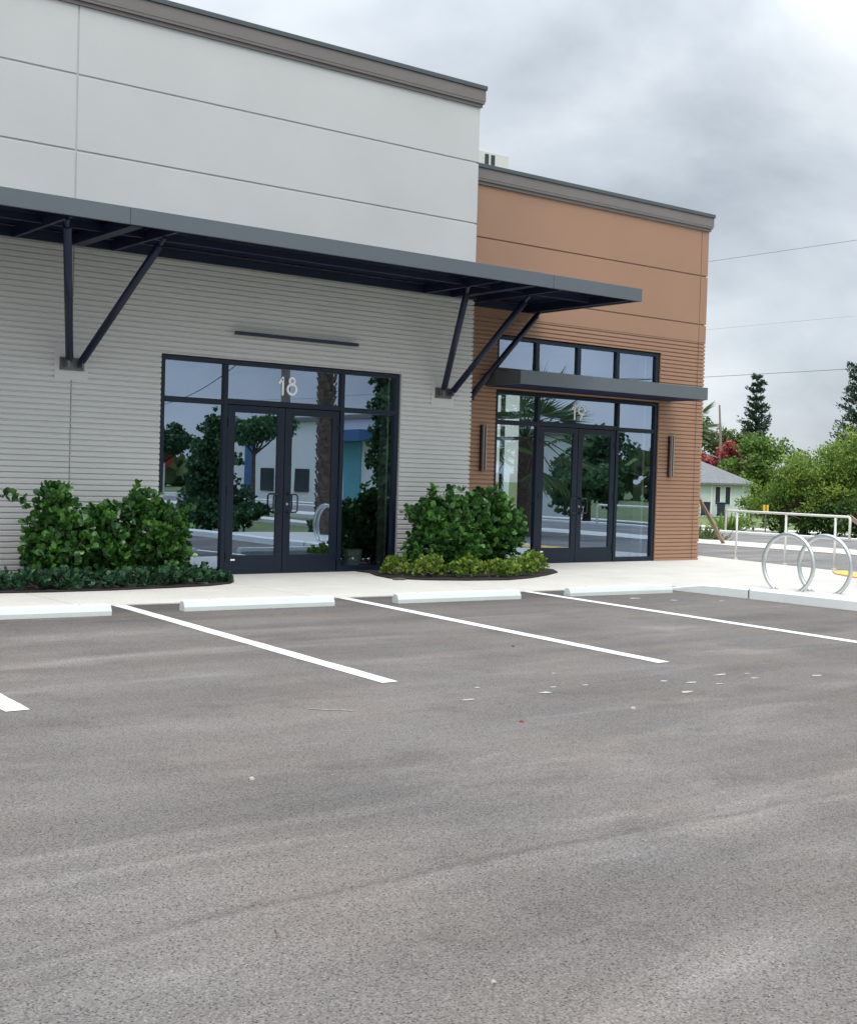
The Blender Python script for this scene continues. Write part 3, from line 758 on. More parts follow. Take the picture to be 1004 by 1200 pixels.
# light bar and wall lamps
lb = thing('light_bar', 'long thin dark linear light bar on the grey siding above door 18', 'wall light', (10.42,YF,3.555))
b = MB(); b.box(-1.08,1.08,-.095,-.035,-.024,.024); b.build('housing', 'navy', lb, bevel=.004)
for x in (-.7, .6):
    b = MB(); b.box(x,x+.1,-.035,-.002,-.018,.018); b.build('mounting_arm', 'navy', lb)
def sconce(x, label):
    t = thing('wall_lamp', label, 'wall light', (x,YB,2.07), 0, 'slim wall lamps beside door 19')
    b = MB(); b.box(-.055,.055,-.05,-.003,-.40,.40); b.build('back_plate', 'navy', t, bevel=.003)
    b = MB(); b.box(.006,.030,-.10,-.051,-.40,.40); b.build('metal_fin', 'lamp_metal', t)
    b = MB(); b.box(-.045,-.03,-.10,-.051,-.40,.40); b.build('metal_fin', 'lamp_metal', t)
    b = MB(); b.box(-.029,.005,-.09,-.051,-.385,.385); b.build('lamp_body', 'navy', t)
sconce(14.60, 'slim vertical wall lamp left of door 19, above the right shrub')
sconce(19.42, 'slim vertical wall lamp right of door 19, near the brown corner')

# rooftop equipment
t = thing('rooftop_unit', 'pale rooftop equipment box with dark vents behind the brown parapet', 'rooftop unit', (18.0,21.9,6.1))
b = MB(); b.box(-1.2,.36,-.6,.6,.0,2.36); b.build('casing', 'hvac', t, bevel=.01)
b = MB(); b.box(-1.25,-.50,-.64,.2,2.361,2.42); b.build('hood', 'hvac', t)
for x in (-.30, -.13):
    b = MB(); b.box(x,x+.10,-.615,-.601,1.7,2.30); b.build('vent', 'darkglass', t)

# things inside unit 18
t = thing('bucket', 'pale plastic bucket standing inside the glass right of door 18', 'bucket', (11.78,17.20,.006))
b = MB(); b.tube([(0,0,0),(0,0,.33),(0,0,.335)], [.125,.15,.155], 24); b.build('pail', 'bucket', t, smooth=False)
b = MB(); b.tube([(-.155,0,.31),(-.13,-.08,.22),(-.05,-.15,.13),(.05,-.15,.12),(.13,-.08,.2),(.155,0,.31)], .004, 6); b.build('wire_handle', 'plate', t)
t = thing('broom', 'broom with dark handle and red head leaning inside the glass of unit 18', 'broom', (11.95,17.12,.006))
b = MB(); b.tube([(0,0,.12),(.25,-.04,.98)], .013, 8); b.build('broom_handle', 'navy', t)
b = MB(); b.box(-.13,.11,-.04,.03,.0,.14); b.build('broom_head', 'red', t, bevel=.02)

# ------------------------------------------------------------------ railing, racks, street things
t = thing('railing', 'brushed metal pipe railing at the far edge of the raised sidewalk behind the bike racks', 'railing', (21.1,15.9,0))
A_, B_ = Vector((21.44,17.62)), Vector((20.82,14.22))
def rp(s_, z): q = A_.lerp(B_, s_); return (q.x-21.1, q.y-15.9, z)
zt = 1.01
b = MB()
b.tube([rp(0,.60), rp(0,zt-.05), rp(.004,zt-.015), rp(.015,zt), rp(.985,zt-.0), rp(.996,zt-.015), rp(1,zt-.05), rp(1,.60)], .024, 12)
b.build('top_rail', 'rail', t, smooth=True)
for s_ in (.10, .515, .895):
    b = MB(); q = rp(s_, 0); b.tube([(q[0],q[1],.01),(q[0],q[1],zt-.015)], .022, 12); o = b.build('post', 'rail', t, smooth=True)
    c = MB(); c.tube([(q[0],q[1],.013),(q[0],q[1],.026)], .05, 14); c.build('base_flange', 'rail', o)

def rack(x, y, label):
    t = thing('bike_rack', label, 'bike rack', (x,y,.105), 0, 'round bike racks on the raised sidewalk')
    r = .415; c0_ = .36; n = 56
    a0 = math.asin(-c0_/r)
    pts = []
    for k in range(n+1):
        th = a0 + (math.pi-2*a0)*k/n
        pts.append((0, r*math.cos(th), c0_+r*math.sin(th)))
    b = MB(); b.tube(pts, .029, 14); b.build('hoop', 'galv', t, smooth=True)
    for s_ in (-1, 1):
        b = MB(); yq = s_*math.sqrt(r*r-c0_*c0_); b.tube([(0,yq,-.02),(0,yq,.012)], .055, 16); b.build('foot_plate', 'galv', t)
rack(14.92, 11.15, 'round galvanised hoop bike rack on the left, nearer the brown building')
rack(15.12, 10.70, 'round galvanised hoop bike rack on the right, nearer the picture edge')

b = MB(); b.prism([(19.75,13.75),(19.0,12.6),(20.1,12.4),(20.58,14.15),(20.3,14.2)], .0, .035)
o = b.build('tactile_mat', 'mat_yellow'); tag(o, 'orange yellow tactile mat at the right edge of the sidewalk', 'paving mat')

# litter and paint flecks on the asphalt
rr = random.Random(4)
def fleck(x, y, rx, ry, z=.004):
    n = 11; c = []
    ph = rr.uniform(0, 6)
    for q in range(n):
        a_ = 2*math.pi*q/n; k = rr.uniform(.55, 1.15); c.append((x+rx*k*math.cos(a_), y+ry*k*math.sin(a_), z))
    return c
b = MB()
for x, y, rx, ry in ((5.72,6.88,.07,.05),(6.40,6.84,.07,.05),(6.62,7.0,.05,.03),(6.9,6.95,.04,.03),(7.75,6.65,.07,.05),(7.36,6.36,.09,.06),(7.9,6.5,.04,.03),(7.6,6.8,.05,.05),(8.29,6.81,.10,.06),(8.40,6.56,.05,.05),(8.55,6.75,.04,.04),(8.99,6.40,.06,.05),(6.1,7.25,.03,.03),(7.1,7.5,.025,.03),(12.7,11.9,.10,.14),(13.0,11.5,.06,.09),(13.6,11.2,.05,.06)):
    b.quad(*fleck(x, y, rx*.9, ry*.55))
struct(b.build('paint_fleck', 'fleck'), 'scattered white paint flecks on the asphalt below the bay lines')
def pebble(x, y, r, m, name, label, cat):
    b = MB(); n = 7
    for k, (z, s_) in enumerate(((.0,1),(.5,.9),(.9,.4))):
        for q in range(n):
            a_ = 2*math.pi*q/n; w = rr.uniform(.7, 1.2); b.v.append((x+r*s_*w*math.cos(a_), y+r*s_*w*math.sin(a_), z*r+.001))
    for k in range(2):
        for q in range(n): b.f.append((k*n+q, k*n+(q+1) % n, (k+1)*n+(q+1) % n, (k+1)*n+q))
    b.f.append(tuple(2*n+q for q in range(n)))
    tag(b.build(name, m), label, cat)
pebble(3.265, 5.6, .016, 'rock', 'stone_chip', 'tiny pale stone chip on the asphalt left of the middle', 'stone')
pebble(2.578, 2.948, .010, 'rock', 'stone_chip', 'tiny white stone chip low in the middle of the asphalt', 'stone')
pebble(6.478, 6.062, .018, 'rock', 'stone_chip', 'pale stone chip on the asphalt below the paint flecks', 'stone')
pebble(5.497, 6.089, .016, 'leafred', 'dried_leaf', 'tiny red dried leaf on the asphalt', 'leaf')
pebble(7.9, 8.9, .016, 'bark', 'dried_leaf', 'small dark dried leaf between the two right bay lines', 'leaf')
b = MB(); b.tube([(2.225,3.63,.004),(2.245,3.66,.007),(2.262,3.70,.004)], .0022, 5); tag(b.build('twig', 'bark'), 'thin dark twig lying on the asphalt near the bottom', 'twig')
b = MB(); b.tube([(4.56,7.12,.004),(4.62,7.02,.006),(4.70,6.98,.006),(4.77,6.90,.004)], .0035, 5); tag(b.build('dry_stem', 'rock'), 'thin pale curved dry stem on the asphalt below the left bay line', 'stem')
b = MB(); b.tube([(11.20,15.30,.02),(11.28,15.24,.035),(11.38,15.24,.02)], .02, 6); tag(b.build('fallen_leaf', 'bark'), 'curled brown leaf on the sidewalk at the tip of the right bed', 'leaf')

# ------------------------------------------------------------------ shrubs
def rosettes(name, label, loc, blobs, n, size, m, seed, group, stems=9, k=7, cat='shrub', tmpl=PADDLE, up=.7, tone_rng=(.05,.9), twigs=None, fill=.5):
    rng = np.random.default_rng(seed)
    t = thing(name, label, cat, loc, 0, group)
    blobs = np.array(blobs, float)             # x,y,z,rx,ry,rz
    wt_ = blobs[:,3]*blobs[:,5]; wt_ = wt_/wt_.sum()
    bi = rng.choice(len(blobs), n, p=wt_)
    d = rng.normal(size=(n,3)); d /= np.linalg.norm(d, axis=1, keepdims=True)
    rr_ = rng.random(n)**fill
    rr_ = .45+.55*rr_ + rng.normal(size=n)*.10
    c = blobs[bi,:3] + d*rr_[:,None]*blobs[bi,3:]
    keep = c[:,2] > .04; c = c[keep]; d = d[keep]; n = len(c)
    if twigs is not None:
        c = np.vstack([c, np.array([q[:3] for q in twigs])]); d = np.vstack([d, np.array([(0,0,1.)]*len(twigs))]); n = len(c)
    ax = d*.8 + np.array([0,0,up]); ax /= np.linalg.norm(ax, axis=1, keepdims=True)
    pos = np.repeat(c, k, axis=0)
    axr = np.repeat(ax, k, axis=0)
    rnd = rng.normal(size=axr.shape); rnd -= axr*(rnd*axr).sum(1, keepdims=True); rnd /= np.linalg.norm(rnd, axis=1, keepdims=True)
    spread = rng.uniform(.5, 1.9, size=(len(axr),1))
    dirs = axr + rnd*spread
    pos = pos - axr*rng.uniform(0, size*.7, size=(len(axr),1))
    tone = np.repeat(rng.uniform(*tone_rng, n), k)*rng.uniform(.6, 1.15, n*k)
    leaves('foliage', m, tmpl, pos, dirs, size*rng.uniform(.5, 1.25, n*k), np.clip(tone, 0, 1), t, seed)
    b = MB()
    for q in range(stems):
        j = rng.integers(0, n); e_ = c[j]
        s0 = np.array([blobs[0,0]+rng.normal()*.10, blobs[0,1]+rng.normal()*.10, 0])
        mid = s0*.5+e_*.5+np.array([0,0,-.05])+rng.normal(size=3)*.04
        b.tube([s0, mid, e_], [.014,.010,.005], 6)
    b.build('stem', 'bark', t)
    return t
G1 = 'tall glossy shrubs planted against the grey wall'
rosettes('shrub', 'tall glossy shrub at the left picture edge, one branch reaching out left', (6.45,16.1,.03),
         [(0,0,.62,.42,.42,.50),(-.05,0,1.0,.26,.28,.30),(.22,.0,.5,.40,.42,.46),(-.12,-.05,.35,.36,.40,.30)], 520, .108, 'clusia', 11, G1,
         twigs=[(-.62,0,1.10),(-.72,0,1.16),(-.50,0,1.08),(-.58,-.05,1.16),(-.42,0,1.02),(-.80,0,1.10)])
rosettes('shrub', 'lower middle part of the left shrub row, a glossy green shrub between two taller ones', (7.12,16.15,.03),
         [(0,0,.55,.36,.40,.46),(.05,-.1,.38,.34,.38,.30),(-.1,0,.80,.22,.26,.22)], 360, .108, 'clusia', 12, G1)
rosettes('shrub', 'tall glossy green shrub just left of door 18, with an upright shoot on top', (7.72,16.05,.03),
         [(0,0,.60,.40,.42,.48),(-.12,.05,.95,.24,.26,.26),(.25,0,.62,.26,.36,.38),(.12,-.1,.35,.36,.38,.30)], 520, .108, 'clusia', 13, G1,
         twigs=[(-.22,0,1.24),(-.20,0,1.32),(-.25,0,1.16),(.44,-.1,.98),(.52,-.1,1.0),(.38,-.1,.92)])
rosettes('shrub', 'tall glossy green shrub between the right sidelight of door 18 and the brown wall', (12.72,16.0,.03),
         [(0,0,.65,.52,.48,.52),(-.1,0,.98,.34,.32,.30),(-.45,-.05,.85,.28,.3,.26),(.2,-.05,.45,.44,.42,.38),(.42,.0,.92,.30,.34,.30),(-.5,-.05,.4,.26,.36,.32)], 760, .110, 'clusia', 14, G1,
         twigs=[(-.30,0,1.30),(-.26,0,1.36),(.05,0,1.34),(-.72,-.1,1.0),(-.82,-.1,1.04),(-.65,-.1,.95),(.30,0,1.33)])
rosettes('shrub', 'tall glossy green shrub in front of the left sidelight of door 19', (13.66,16.1,.03),
         [(0,0,.65,.50,.48,.52),(.0,0,1.0,.38,.34,.30),(.35,-.05,.70,.32,.36,.42),(-.1,-.05,.45,.44,.42,.38),(-.42,.0,.95,.28,.34,.28)], 700, .110, 'clusia', 15, G1,
         twigs=[(.10,0,1.34),(.16,0,1.30),(.62,-.05,.98),(-.2,0,1.32)])
G2 = 'low dark green ground plants in the left bed'
lbl = ['low dark green plant cut by the left picture edge', 'low dark green plant in front of the leftmost shrub', 'low dark green plant right of the one before the leftmost shrub', 'low dark green plant in the middle of the left bed',
       'low dark green plant under the gap of the left shrubs', 'low dark green plant in front of the shrub beside door 18', 'low dark green plant under the left sidelight of door 18', 'smallest low dark green plant at the rounded tip of the left bed']
for i, (x, y, w, h) in enumerate(((5.35,15.55,.30,.24),(5.85,15.45,.30,.24),(6.32,15.42,.28,.22),(6.80,15.42,.30,.22),(7.25,15.5,.28,.22),(7.68,15.52,.28,.24),(8.15,15.65,.30,.24),(8.60,15.80,.20,.12))):
    rosettes('ground_plant', lbl[i], (x,y,.03), [(0,0,h*.42,w,.26,h*.6)], 75, .085, 'cover_dark', 30+i, G2, stems=3, k=6, cat='plant')
G3 = 'low lime green plants bordering the right bed'
lbl = ['leftmost lime green border plant, beside the right sidelight of door 18', 'second lime green border plant from the left', 'lime green border plant before the left tall shrub of the right bed', 'lime green border plant in the middle of the right bed front',
       'lime green border plant before the tall shrub near door 19', 'lime green border plant where the right bed turns back', 'rightmost lime green border plant, at the foot of door 19']
for i, (x, y, w, h) in enumerate(((11.72,15.95,.25,.26),(11.98,15.45,.30,.30),(12.55,15.22,.32,.30),(13.12,15.10,.32,.24),(13.62,15.25,.30,.30),(14.15,15.60,.30,.30),(14.62,16.05,.28,.30))):
    rosettes('ground_plant', lbl[i], (x,y,.03), [(0,0,h*.45,w,.27,h*.6),(0,0,h*.7,w*.7,.2,h*.4)], 120, .055, 'cover_lime', 50+i, G3, stems=3, k=7, cat='plant', up=.9, tone_rng=(.1,1.))

# ------------------------------------------------------------------ trees
def trunk_mesh(b, pts, radii, n=10): b.tube([Vector(p) for p in pts], list(radii), n)
def tree(name, label, loc, blobs, n, size, m, seed, group=None, trunk_r=.16, trunk_h=1.5, cat='tree', limbs=7, tmpl=CLUMP, clump=.30, shell=.4, droop=0., lean=(0,0)):
    rng = np.random.default_rng(seed)
    t = thing(name, label, cat, loc, 0, group)
    blobs = np.array(blobs, float)
    # sub-clumps spread through the blobs
    nb = max(14, int(n/110))
    vol = np.prod(blobs[:,3:], axis=1)**(2/3); bi = rng.choice(len(blobs), nb, p=vol/vol.sum())
    d = rng.normal(size=(nb,3)); d /= np.linalg.norm(d, axis=1, keepdims=True)
    cc = blobs[bi,:3]+d*(rng.random((nb,1))**shell)*blobs[bi,3:]*.88
    cr_ = clump*blobs[bi,3:].mean(1)*rng.uniform(.6, 1.5, nb)
    ci = rng.choice(nb, n, p=cr_**2/(cr_**2).sum())
    d = rng.normal(size=(n,3)); d /= np.linalg.norm(d, axis=1, keepdims=True)
    pos = cc[ci]+d*(rng.random((n,1))**.5)*cr_[ci][:,None]*np.array([1.15,1.15,.8])
    pos = pos[pos[:,2] > .05]; n = len(pos)
    dirs = rng.normal(size=(n,3))+np.array([0,0,.25-droop])
    ct = rng.uniform(.1, .8, nb)
    tone = np.clip(ct[ci][:n]+rng.normal(size=n)*.2, 0, 1)
    leaves('crown', m, tmpl, pos, dirs, size*rng.uniform(.6, 1.3, n), tone, t, seed)
    b = MB(); top = blobs[0,:3]
    b.tube([(0,0,-.1),(lean[0]*.4,lean[1]*.4,trunk_h*.5),(lean[0],lean[1],trunk_h)], [trunk_r*1.25,trunk_r,trunk_r*.8], 10)
    base = np.array([lean[0],lean[1],trunk_h*.96])
    for q in range(limbs):
        e_ = cc[rng.integers(0, nb)]; mid = base*.55+e_*.45+rng.normal(size=3)*.12*trunk_h*.3
        b.tube([base, mid, e_], [trunk_r*.6, trunk_r*.4, trunk_r*.12], 7)
    b.build('trunk', 'bark', t)
    return t

# far side of the street, seen directly
GT = 'trees beyond the street'
tree('hedge_tree', 'yellow green feathery bush leaning out at the left end of the dense hedge', (36.9,27.9,-.15),
     [(0,0,1.5,1.1,1.6,1.1),(.3,-.6,2.2,1.1,1.1,.8),(-.2,.8,.9,.8,1.1,.8),(.4,-1.4,1.5,1.0,1.3,1.2)], 8500, .13, 'bamboo', 61, GT, .08, .8, 'bush', tmpl=BLADE, droop=.4, shell=.5)
tree('hedge_tree', 'tall yellow green arching bamboo like bush in the middle of the hedge', (38.0,26.7,-.15),
     [(0,0,2.0,1.3,1.6,1.5),(.2,-.4,3.0,1.2,1.4,.75),(-.2,.5,1.3,1.1,1.4,1.1),(.4,-1.2,2.7,1.2,1.2,1.0)], 10500, .14, 'bamboo', 62, GT, .08, .9, 'bush', tmpl=BLADE, droop=.5, shell=.5)
tree('hedge_tree', 'tall dark and lime bush at the right edge of the picture', (39.4,25.9,-.15),
     [(0,0,2.2,1.6,1.7,1.7),(0,-.6,3.2,1.3,1.4,.8),(-.5,-1.2,1.6,1.3,1.5,1.5),(0,-2,2.6,1.5,1.5,1.3)], 10500, .14, 'roundtree', 63, GT, .1, 1., 'bush', tmpl=BLADE, droop=.3, shell=.5)
tree('low_hedge', 'dark low hedge at the foot of the tall bushes by the street', (37.0,26.0,-.15),
     [(0,0,.55,.8,1.6,.75),(-.3,1.6,.5,.7,1.2,.65),(.1,-1.6,.6,.8,1.6,.85),(.4,-3.4,.7,.9,1.6,.9)], 9000, .11, 'darkhedge', 64, GT, .06, .3, 'hedge', shell=.6)
tree('round_tree', 'bright green dense rounded tree behind the mint house', (85.9,66.8,-.8),
     [(0.00,0.00,4.24,2.75,2.75,2.46),(-1.30,1.74,3.08,2.17,2.17,2.17),(1.74,-1.89,3.52,2.32,2.32,2.17),(0.29,0.00,2.07,3.04,3.04,2.17),(-1.30,1.30,4.97,1.30,1.30,1.16)], 9000, .26, 'roundtree', 65, GT, .2, 1.8, shell=.45)
tree('flowering_tree', 'red flowering tree behind the utility pole', (86.06,71.11,-.8),
     [(0.00,0.00,4.83,1.95,1.95,1.56),(-1.17,1.43,4.18,1.56,1.56,1.43),(0.78,-0.91,3.79,1.43,1.43,1.43)], 3400, .26, 'redtree', 66, GT, .16, 2.4, shell=.5)
tree('spreading_tree', 'dull green spreading tree behind the red flowering tree', (95.18,80.73,-.8),
     [(0.00,0.00,6.81,3.24,3.24,1.76),(-2.56,2.56,5.19,2.70,2.70,2.03),(2.56,-2.56,6.14,2.43,2.43,1.49),(0.00,0.00,3.57,3.51,3.51,1.89)], 5200, .32, 'dulltree', 67, GT, .25, 2.6, shell=.5)
tree('background_tree', 'green tree filling the gap low behind the round tree', (72,48,-.75),
     [(0,0,2.6,4,4,2.0),(4,-6,2.6,4,4,2.2)], 7000, .4, 'dulltree', 68, GT, .25, 1.6, shell=.6)
tree('background_tree', 'far dark tree line behind the tall hedge at the right', (62,36,-.75),
     [(0,0,2.4,3,3.5,2.2),(2,-6,2.8,3.5,4,2.5),(5,-12,3,4,5,2.6)], 7000, .4, 'roundtree', 69, GT, .25, 1.6, shell=.6)

def norfolk(label, loc, h, w, seed, top_gap=1.):
    rng = np.random.default_rng(seed)
    t = thing('norfolk_pine', label, 'pine tree', loc, 0, 'norfolk pines against the sky')
    b = MB(); b.tube([(0,0,-.1),(.02,0,h*.5),(0,0,h)], [.17,.10,.02], 9)
    P_, D_ = [], []
    z = h*.22
    while z < h*.99:
        f = 1-(z/h); r = w*(.25+.95*f**.65)*rng.uniform(.82,1.12)
        nb = 7; a0 = rng.uniform(0, 6)
        for q in range(nb):
            a_ = a0+2*math.pi*q/nb+rng.normal()*.15; rq = r*rng.uniform(.45,1.15); zj = z+rng.normal()*.11
            e_ = np.array([math.cos(a_)*rq, math.sin(a_)*rq, zj+rq*.38+rng.normal()*.05])
            s0 = np.array([0,0,zj])
            b.tube([tuple(s0), tuple(s0*.5+e_*.5-np.array([0,0,.06*rq])), tuple(e_)], [.03*f+.012,.018*f+.008,.006], 5)
            m_n = int(10+rq*26)
            for s_ in np.linspace(.25, 1.05, m_n):
                p = s0+(e_-s0)*s_ + np.array([0,0,-.06*rq*math.sin(math.pi*s_)])
                for v in range(2):
                    P_.append(p+rng.normal(size=3)*.09*rq); D_.append(np.array([math.cos(a_)*.6,math.sin(a_)*.6,.75])+rng.normal(size=3)*.55)
        z += h*rng.uniform(.032, .062)
    P_, D_ = np.array(P_), np.array(D_)
    leaves('crown', 'pine', BLADE, P_, D_, .022*h*rng.uniform(.7,1.3,len(P_)), np.clip(rng.normal(size=len(P_))*.25+.4,0,1), t, seed)
    b.build('trunk', 'bark', t)
norfolk('norfolk pine with tiered branches rising behind the bright green round tree', (66.7*1.5,52.7*1.5,-.8), 12.7, 1.7, 71)
norfolk('norfolk pine cut by the right picture edge above the tall bushes', (49.75,33.75,-.6), 7.7, 1.25, 72)

# spiky plant by the street
rng = np.random.default_rng(5); n = 90
t = thing('spiky_plant', 'bright green spiky plant at the foot of the hedge, left of the yellow marker', 'plant', (35.3,28.9,-.13))
dd = rng.normal(size=(n,3)); dd[:,2] = np.abs(dd[:,2])+.35
leaves('foliage', 'roundtree', (BLADE[0]*np.array([.35,1,1]), BLADE[1]), rng.normal(size=(n,3))*np.array([.15,.15,.02]), dd, .85*rng.uniform(.6,1.2,n), rng.uniform(.4,1,n), t, 5)
t = thing('grass_tuft', 'small grey green tuft of weeds beside the brown corner', 'plant', (28.6,24.1,-.1))
n = 120; dd = rng.normal(size=(n,3)); dd[:,2] = np.abs(dd[:,2])+.5
leaves('foliage', 'dulltree', (BLADE[0]*np.array([.35,1,1]), BLADE[1]), rng.normal(size=(n,3))*np.array([.22,.22,.01]), dd, .5*rng.uniform(.5,1.2,n), rng.uniform(.2,.9,n), t, 6)

# braced palm, nearly hidden behind the brown corner
def frond_fan(b_pos, b_dir, rng, base, direction, r=1.0, nseg=22, arc=2.6):
    d = Vector(direction).normalized(); s_ = d.cross(Vector((0,0,1)))
    if s_.length < .1: s_ = Vector((1,0,0))
    s_.normalize()
    for k in range(nseg):
        a_ = -arc/2+arc*k/(nseg-1)
        v = d*math.cos(a_)+s_*math.sin(a_); b_pos.append(base); b_dir.append(tuple(v+Vector((0,0,-.18*abs(a_)-.08))))
def palm(label, loc, h, r, seed, crown_r=1.1, nf=22, group=None, boots=True, trunk_r=.19):
    rng = np.random.default_rng(seed)
    t = thing('palm_tree', label, 'palm tree', loc, 0, group)
    b = MB(); zs = np.linspace(-.1, h, 14)
    b.tube([(math.sin(z)*.03, math.cos(z*.7)*.03, z) for z in zs], [trunk_r*(1.1-.25*i/13) for i in range(14)], 14)
    if boots:
        for k in range(220):
            z = h*(.04+.94*k/220); a_ = k*2.4; rr0 = trunk_r*.92
            p = Vector((math.cos(a_)*rr0, math.sin(a_)*rr0, z)); q = p+Vector((math.cos(a_)*.055, math.sin(a_)*.055, .13))
            b.bar(p, q, .10, .03)
    b.build('trunk', 'palmdry', t)
    P_, D_ = [], []; st = MB()
    for k in range(nf):
        a_ = k*2.4; elv = 1.25-2.0*(k/nf)+rng.normal()*.12
        d = Vector((math.cos(a_)*math.cos(elv), math.sin(a_)*math.cos(elv), math.sin(elv)))
        pe = Vector((0,0,h))+d*crown_r*rng.uniform(.75,1.05)+Vector((0,0,-.12))
        st.tube([(0,0,h-.1), tuple(Vector((0,0,h))+d*crown_r*.5+Vector((0,0,.08))), tuple(pe)], [.025,.018,.012], 5)
        frond_fan(P_, D_, rng, tuple(pe), d, nseg=24)
    P_, D_ = np.array(P_), np.array(D_)
    tm = (BLADE[0]*np.array([.16,1,.3]), BLADE[1])
    leaves('frond', 'palmleaf', tm, P_, D_, crown_r*.72*rng.uniform(.8,1.1,len(P_)), np.clip(np.repeat(rng.uniform(.2,.9,nf), 24),0,1), t, seed)
    st.build('leaf_stalk', 'palmleaf', t)
    return t
palm('young palm mostly hidden behind the brown corner, only a frond tip showing', (24.55,21.6,-.02), 3.05, 1., 81, crown_r=.62, nf=18, trunk_r=.15)
t = thing('tree_brace', 'slanting raw timber prop at the foot of the brown corner', 'timber prop', (26.6,22.1,0))
b = MB(); b.bar((.38,.12,.0),(-1.9,-.62,1.62), .09, .045); b.build('timber', 'lumber', t)
b = MB(); b.bar((.40,.16,0),(.40,.16,.22), .04, .04); b.build('stake', 'lumber', t)

# utility pole far behind
t = thing('utility_pole', 'weathered grey wooden utility pole leaning slightly before the red flowering tree', 'utility pole', (61.75*1.38,51.0*1.38,-.8)); t.scale = (1.38,1.38,1.33)
b = MB(); b.tube([(0,0,0),(-.15,.15,3.4),(-.30,.28,6.75)], [.12,.09,.05], 12); b.build('pole', 'wood', t)
b = MB(); b.tube([(-1.9,1.9,3.75),(-1.0,1.0,3.80),(-.15,.15,3.4)], .035, 6); b.build('lamp_arm', 'plate', t)
b = MB(); b.tube([(-2.3,2.3,3.72),(-1.85,1.85,3.78)], [.09,.16], 10); b.build('lamp_head', 'plate', t)

# overhead wires along the street
for x, z, r, lb, zs_ in ((36.,9.45,.007,'upper thin overhead wire crossing the sky right of the building', .25),(36.,5.36,.009,'lower thin overhead wire crossing the sky above the trees', .1)):
    b = MB(); pts = [(x, y, z-zs_*(1-((y-28)/60.)**2)+zs_) for y in np.linspace(-32, 88, 25)]
    b.tube(pts, r, 6); tag(b.build('overhead_wire', 'wire'), lb, 'wire')
for x, z, lb in ((36.,7.04,'faint middle overhead wire in the cloudy sky'),):
    b = MB(); b.tube([(x,y,z) for y in np.linspace(-32, 88, 25)], .003, 5); tag(b.build('overhead_wire', 'wire'), lb, 'wire')

# mint house
ax_ = Vector((76.9-74.47, 60.7-63.7, 0)).normalized(); rzh = math.atan2(ax_.y, ax_.x)
h = thing('house', 'small mint green bungalow with a grey hip roof between the brown corner and the trees', 'house', (76.75,60.9,-.75), rzh)
Wd, Dp, Hh = 13., 8., 2.47
b = MB(); b.box(-Wd,0,0,Dp,-.3,Hh); b.build('wall', 'mint', h)
b = MB(); o_ = .45; z0, z1 = Hh-.02, Hh+1.75
b.v += [(-Wd-o_,-o_,z0),(o_,-o_,z0),(o_,Dp+o_,z0),(-Wd-o_,Dp+o_,z0),(-Wd+Dp/2,Dp/2,z1),(-Dp/2,Dp/2,z1),(-Wd-o_,-o_,z0-.14),(o_,-o_,z0-.14),(o_,Dp+o_,z0-.14),(-Wd-o_,Dp+o_,z0-.14)]
b.f += [(0,1,5,4),(1,2,5),(2,3,4,5),(3,0,4),(6,7,1,0),(7,8,2,1),(8,9,3,2),(9,6,0,3),(9,8,7,6)]
b.build('roof', 'shingle', h)
for x in (-2.32, -1.60, -3.95, -6.5):
    w = .17
    f = MB(); f.box(x-w-.05,x+w+.05,-.04,-.002,.82,2.22); wf = f.build('window_frame', 'white', h)
    f = MB(); f.box(x-w,x+w,-.052,-.041,.88,2.16); f.build('pane', 'darkglass', wf)
b = MB(); b.box(-2.80,-2.72,-.05,-.002,.1,2.3); b.build('downpipe', 'white', h)
for i, (bx, w_, lb) in enumerate(((-3.15,.34,'dark wheeled bin left of the other before the mint house'),(-2.05,.30,'dark wheeled bin in front of the two narrow windows of the mint house'))):
    pos = Vector((76.75,60.9,-.75))+Matrix.Rotation(rzh, 3, 'Z')@Vector((bx,-1.3,0))
    t = thing('wheeled_bin', lb, 'bin', pos, rzh, 'bins before the mint house')
    b = MB(); b.v += [(-w_*.85,-.3,.06),(w_*.85,-.3,.06),(w_*.85,.3,.06),(-w_*.85,.3,.06),(-w_,-.38,.98),(w_,-.38,.98),(w_,.38,.98),(-w_,.38,.98)]
    b.f += [(0,3,2,1),(4,5,6,7),(0,1,5,4),(1,2,6,5),(2,3,7,6),(3,0,4,7)]; b.build('bin_body', 'bin', t)
    b = MB(); b.box(-w_-.03,w_+.03,-.42,.42,.981,1.05); b.build('lid', 'bin', t, bevel=.03)
    for s_ in (-1, 1):
        b = MB(); b.tube([(s_*w_*.9-.04,.3,.1),(s_*w_*.9+.04,.3,.1)], .1, 12); b.build('wheel', 'tyre', t)

# yellow marker, orange barrier, barricade
t = thing('marker_post', 'small yellow marker sign on a thin post before the hedge', 'sign', (34.85,27.0,-.05))
b = MB(); b.tube([(0,0,-.08),(0,0,.98)], .022, 8); b.build('post', 'plate', t)
b = MB(); b.v += [(-.07,.055,.74),(.07,-.055,.74),(.07,-.055,.98),(-.07,.055,.98)]; b.f.append((0,1,2,3))
o = b.build('sign_plate', 'yellow', t); s_ = o.modifiers.new('thick', 'SOLIDIFY'); s_.thickness = .01
t = thing('orange_barrier', 'orange plastic barrier drum lying on the pavement at the right picture edge', 'traffic drum', (28.6,18.95,.01), rad(-50))
prof = [(0,.20),(.06,.27),(.30,.26),(.31,.235),(.55,.24),(.56,.215),(.80,.22),(.81,.19),(1.02,.18),(1.05,.05)]
b = MB(); b.tube([(x,0,.27-.05*x) for x, _ in prof], [r for _, r in prof], 20); b.build('drum_body', 'orange', t, smooth=False)
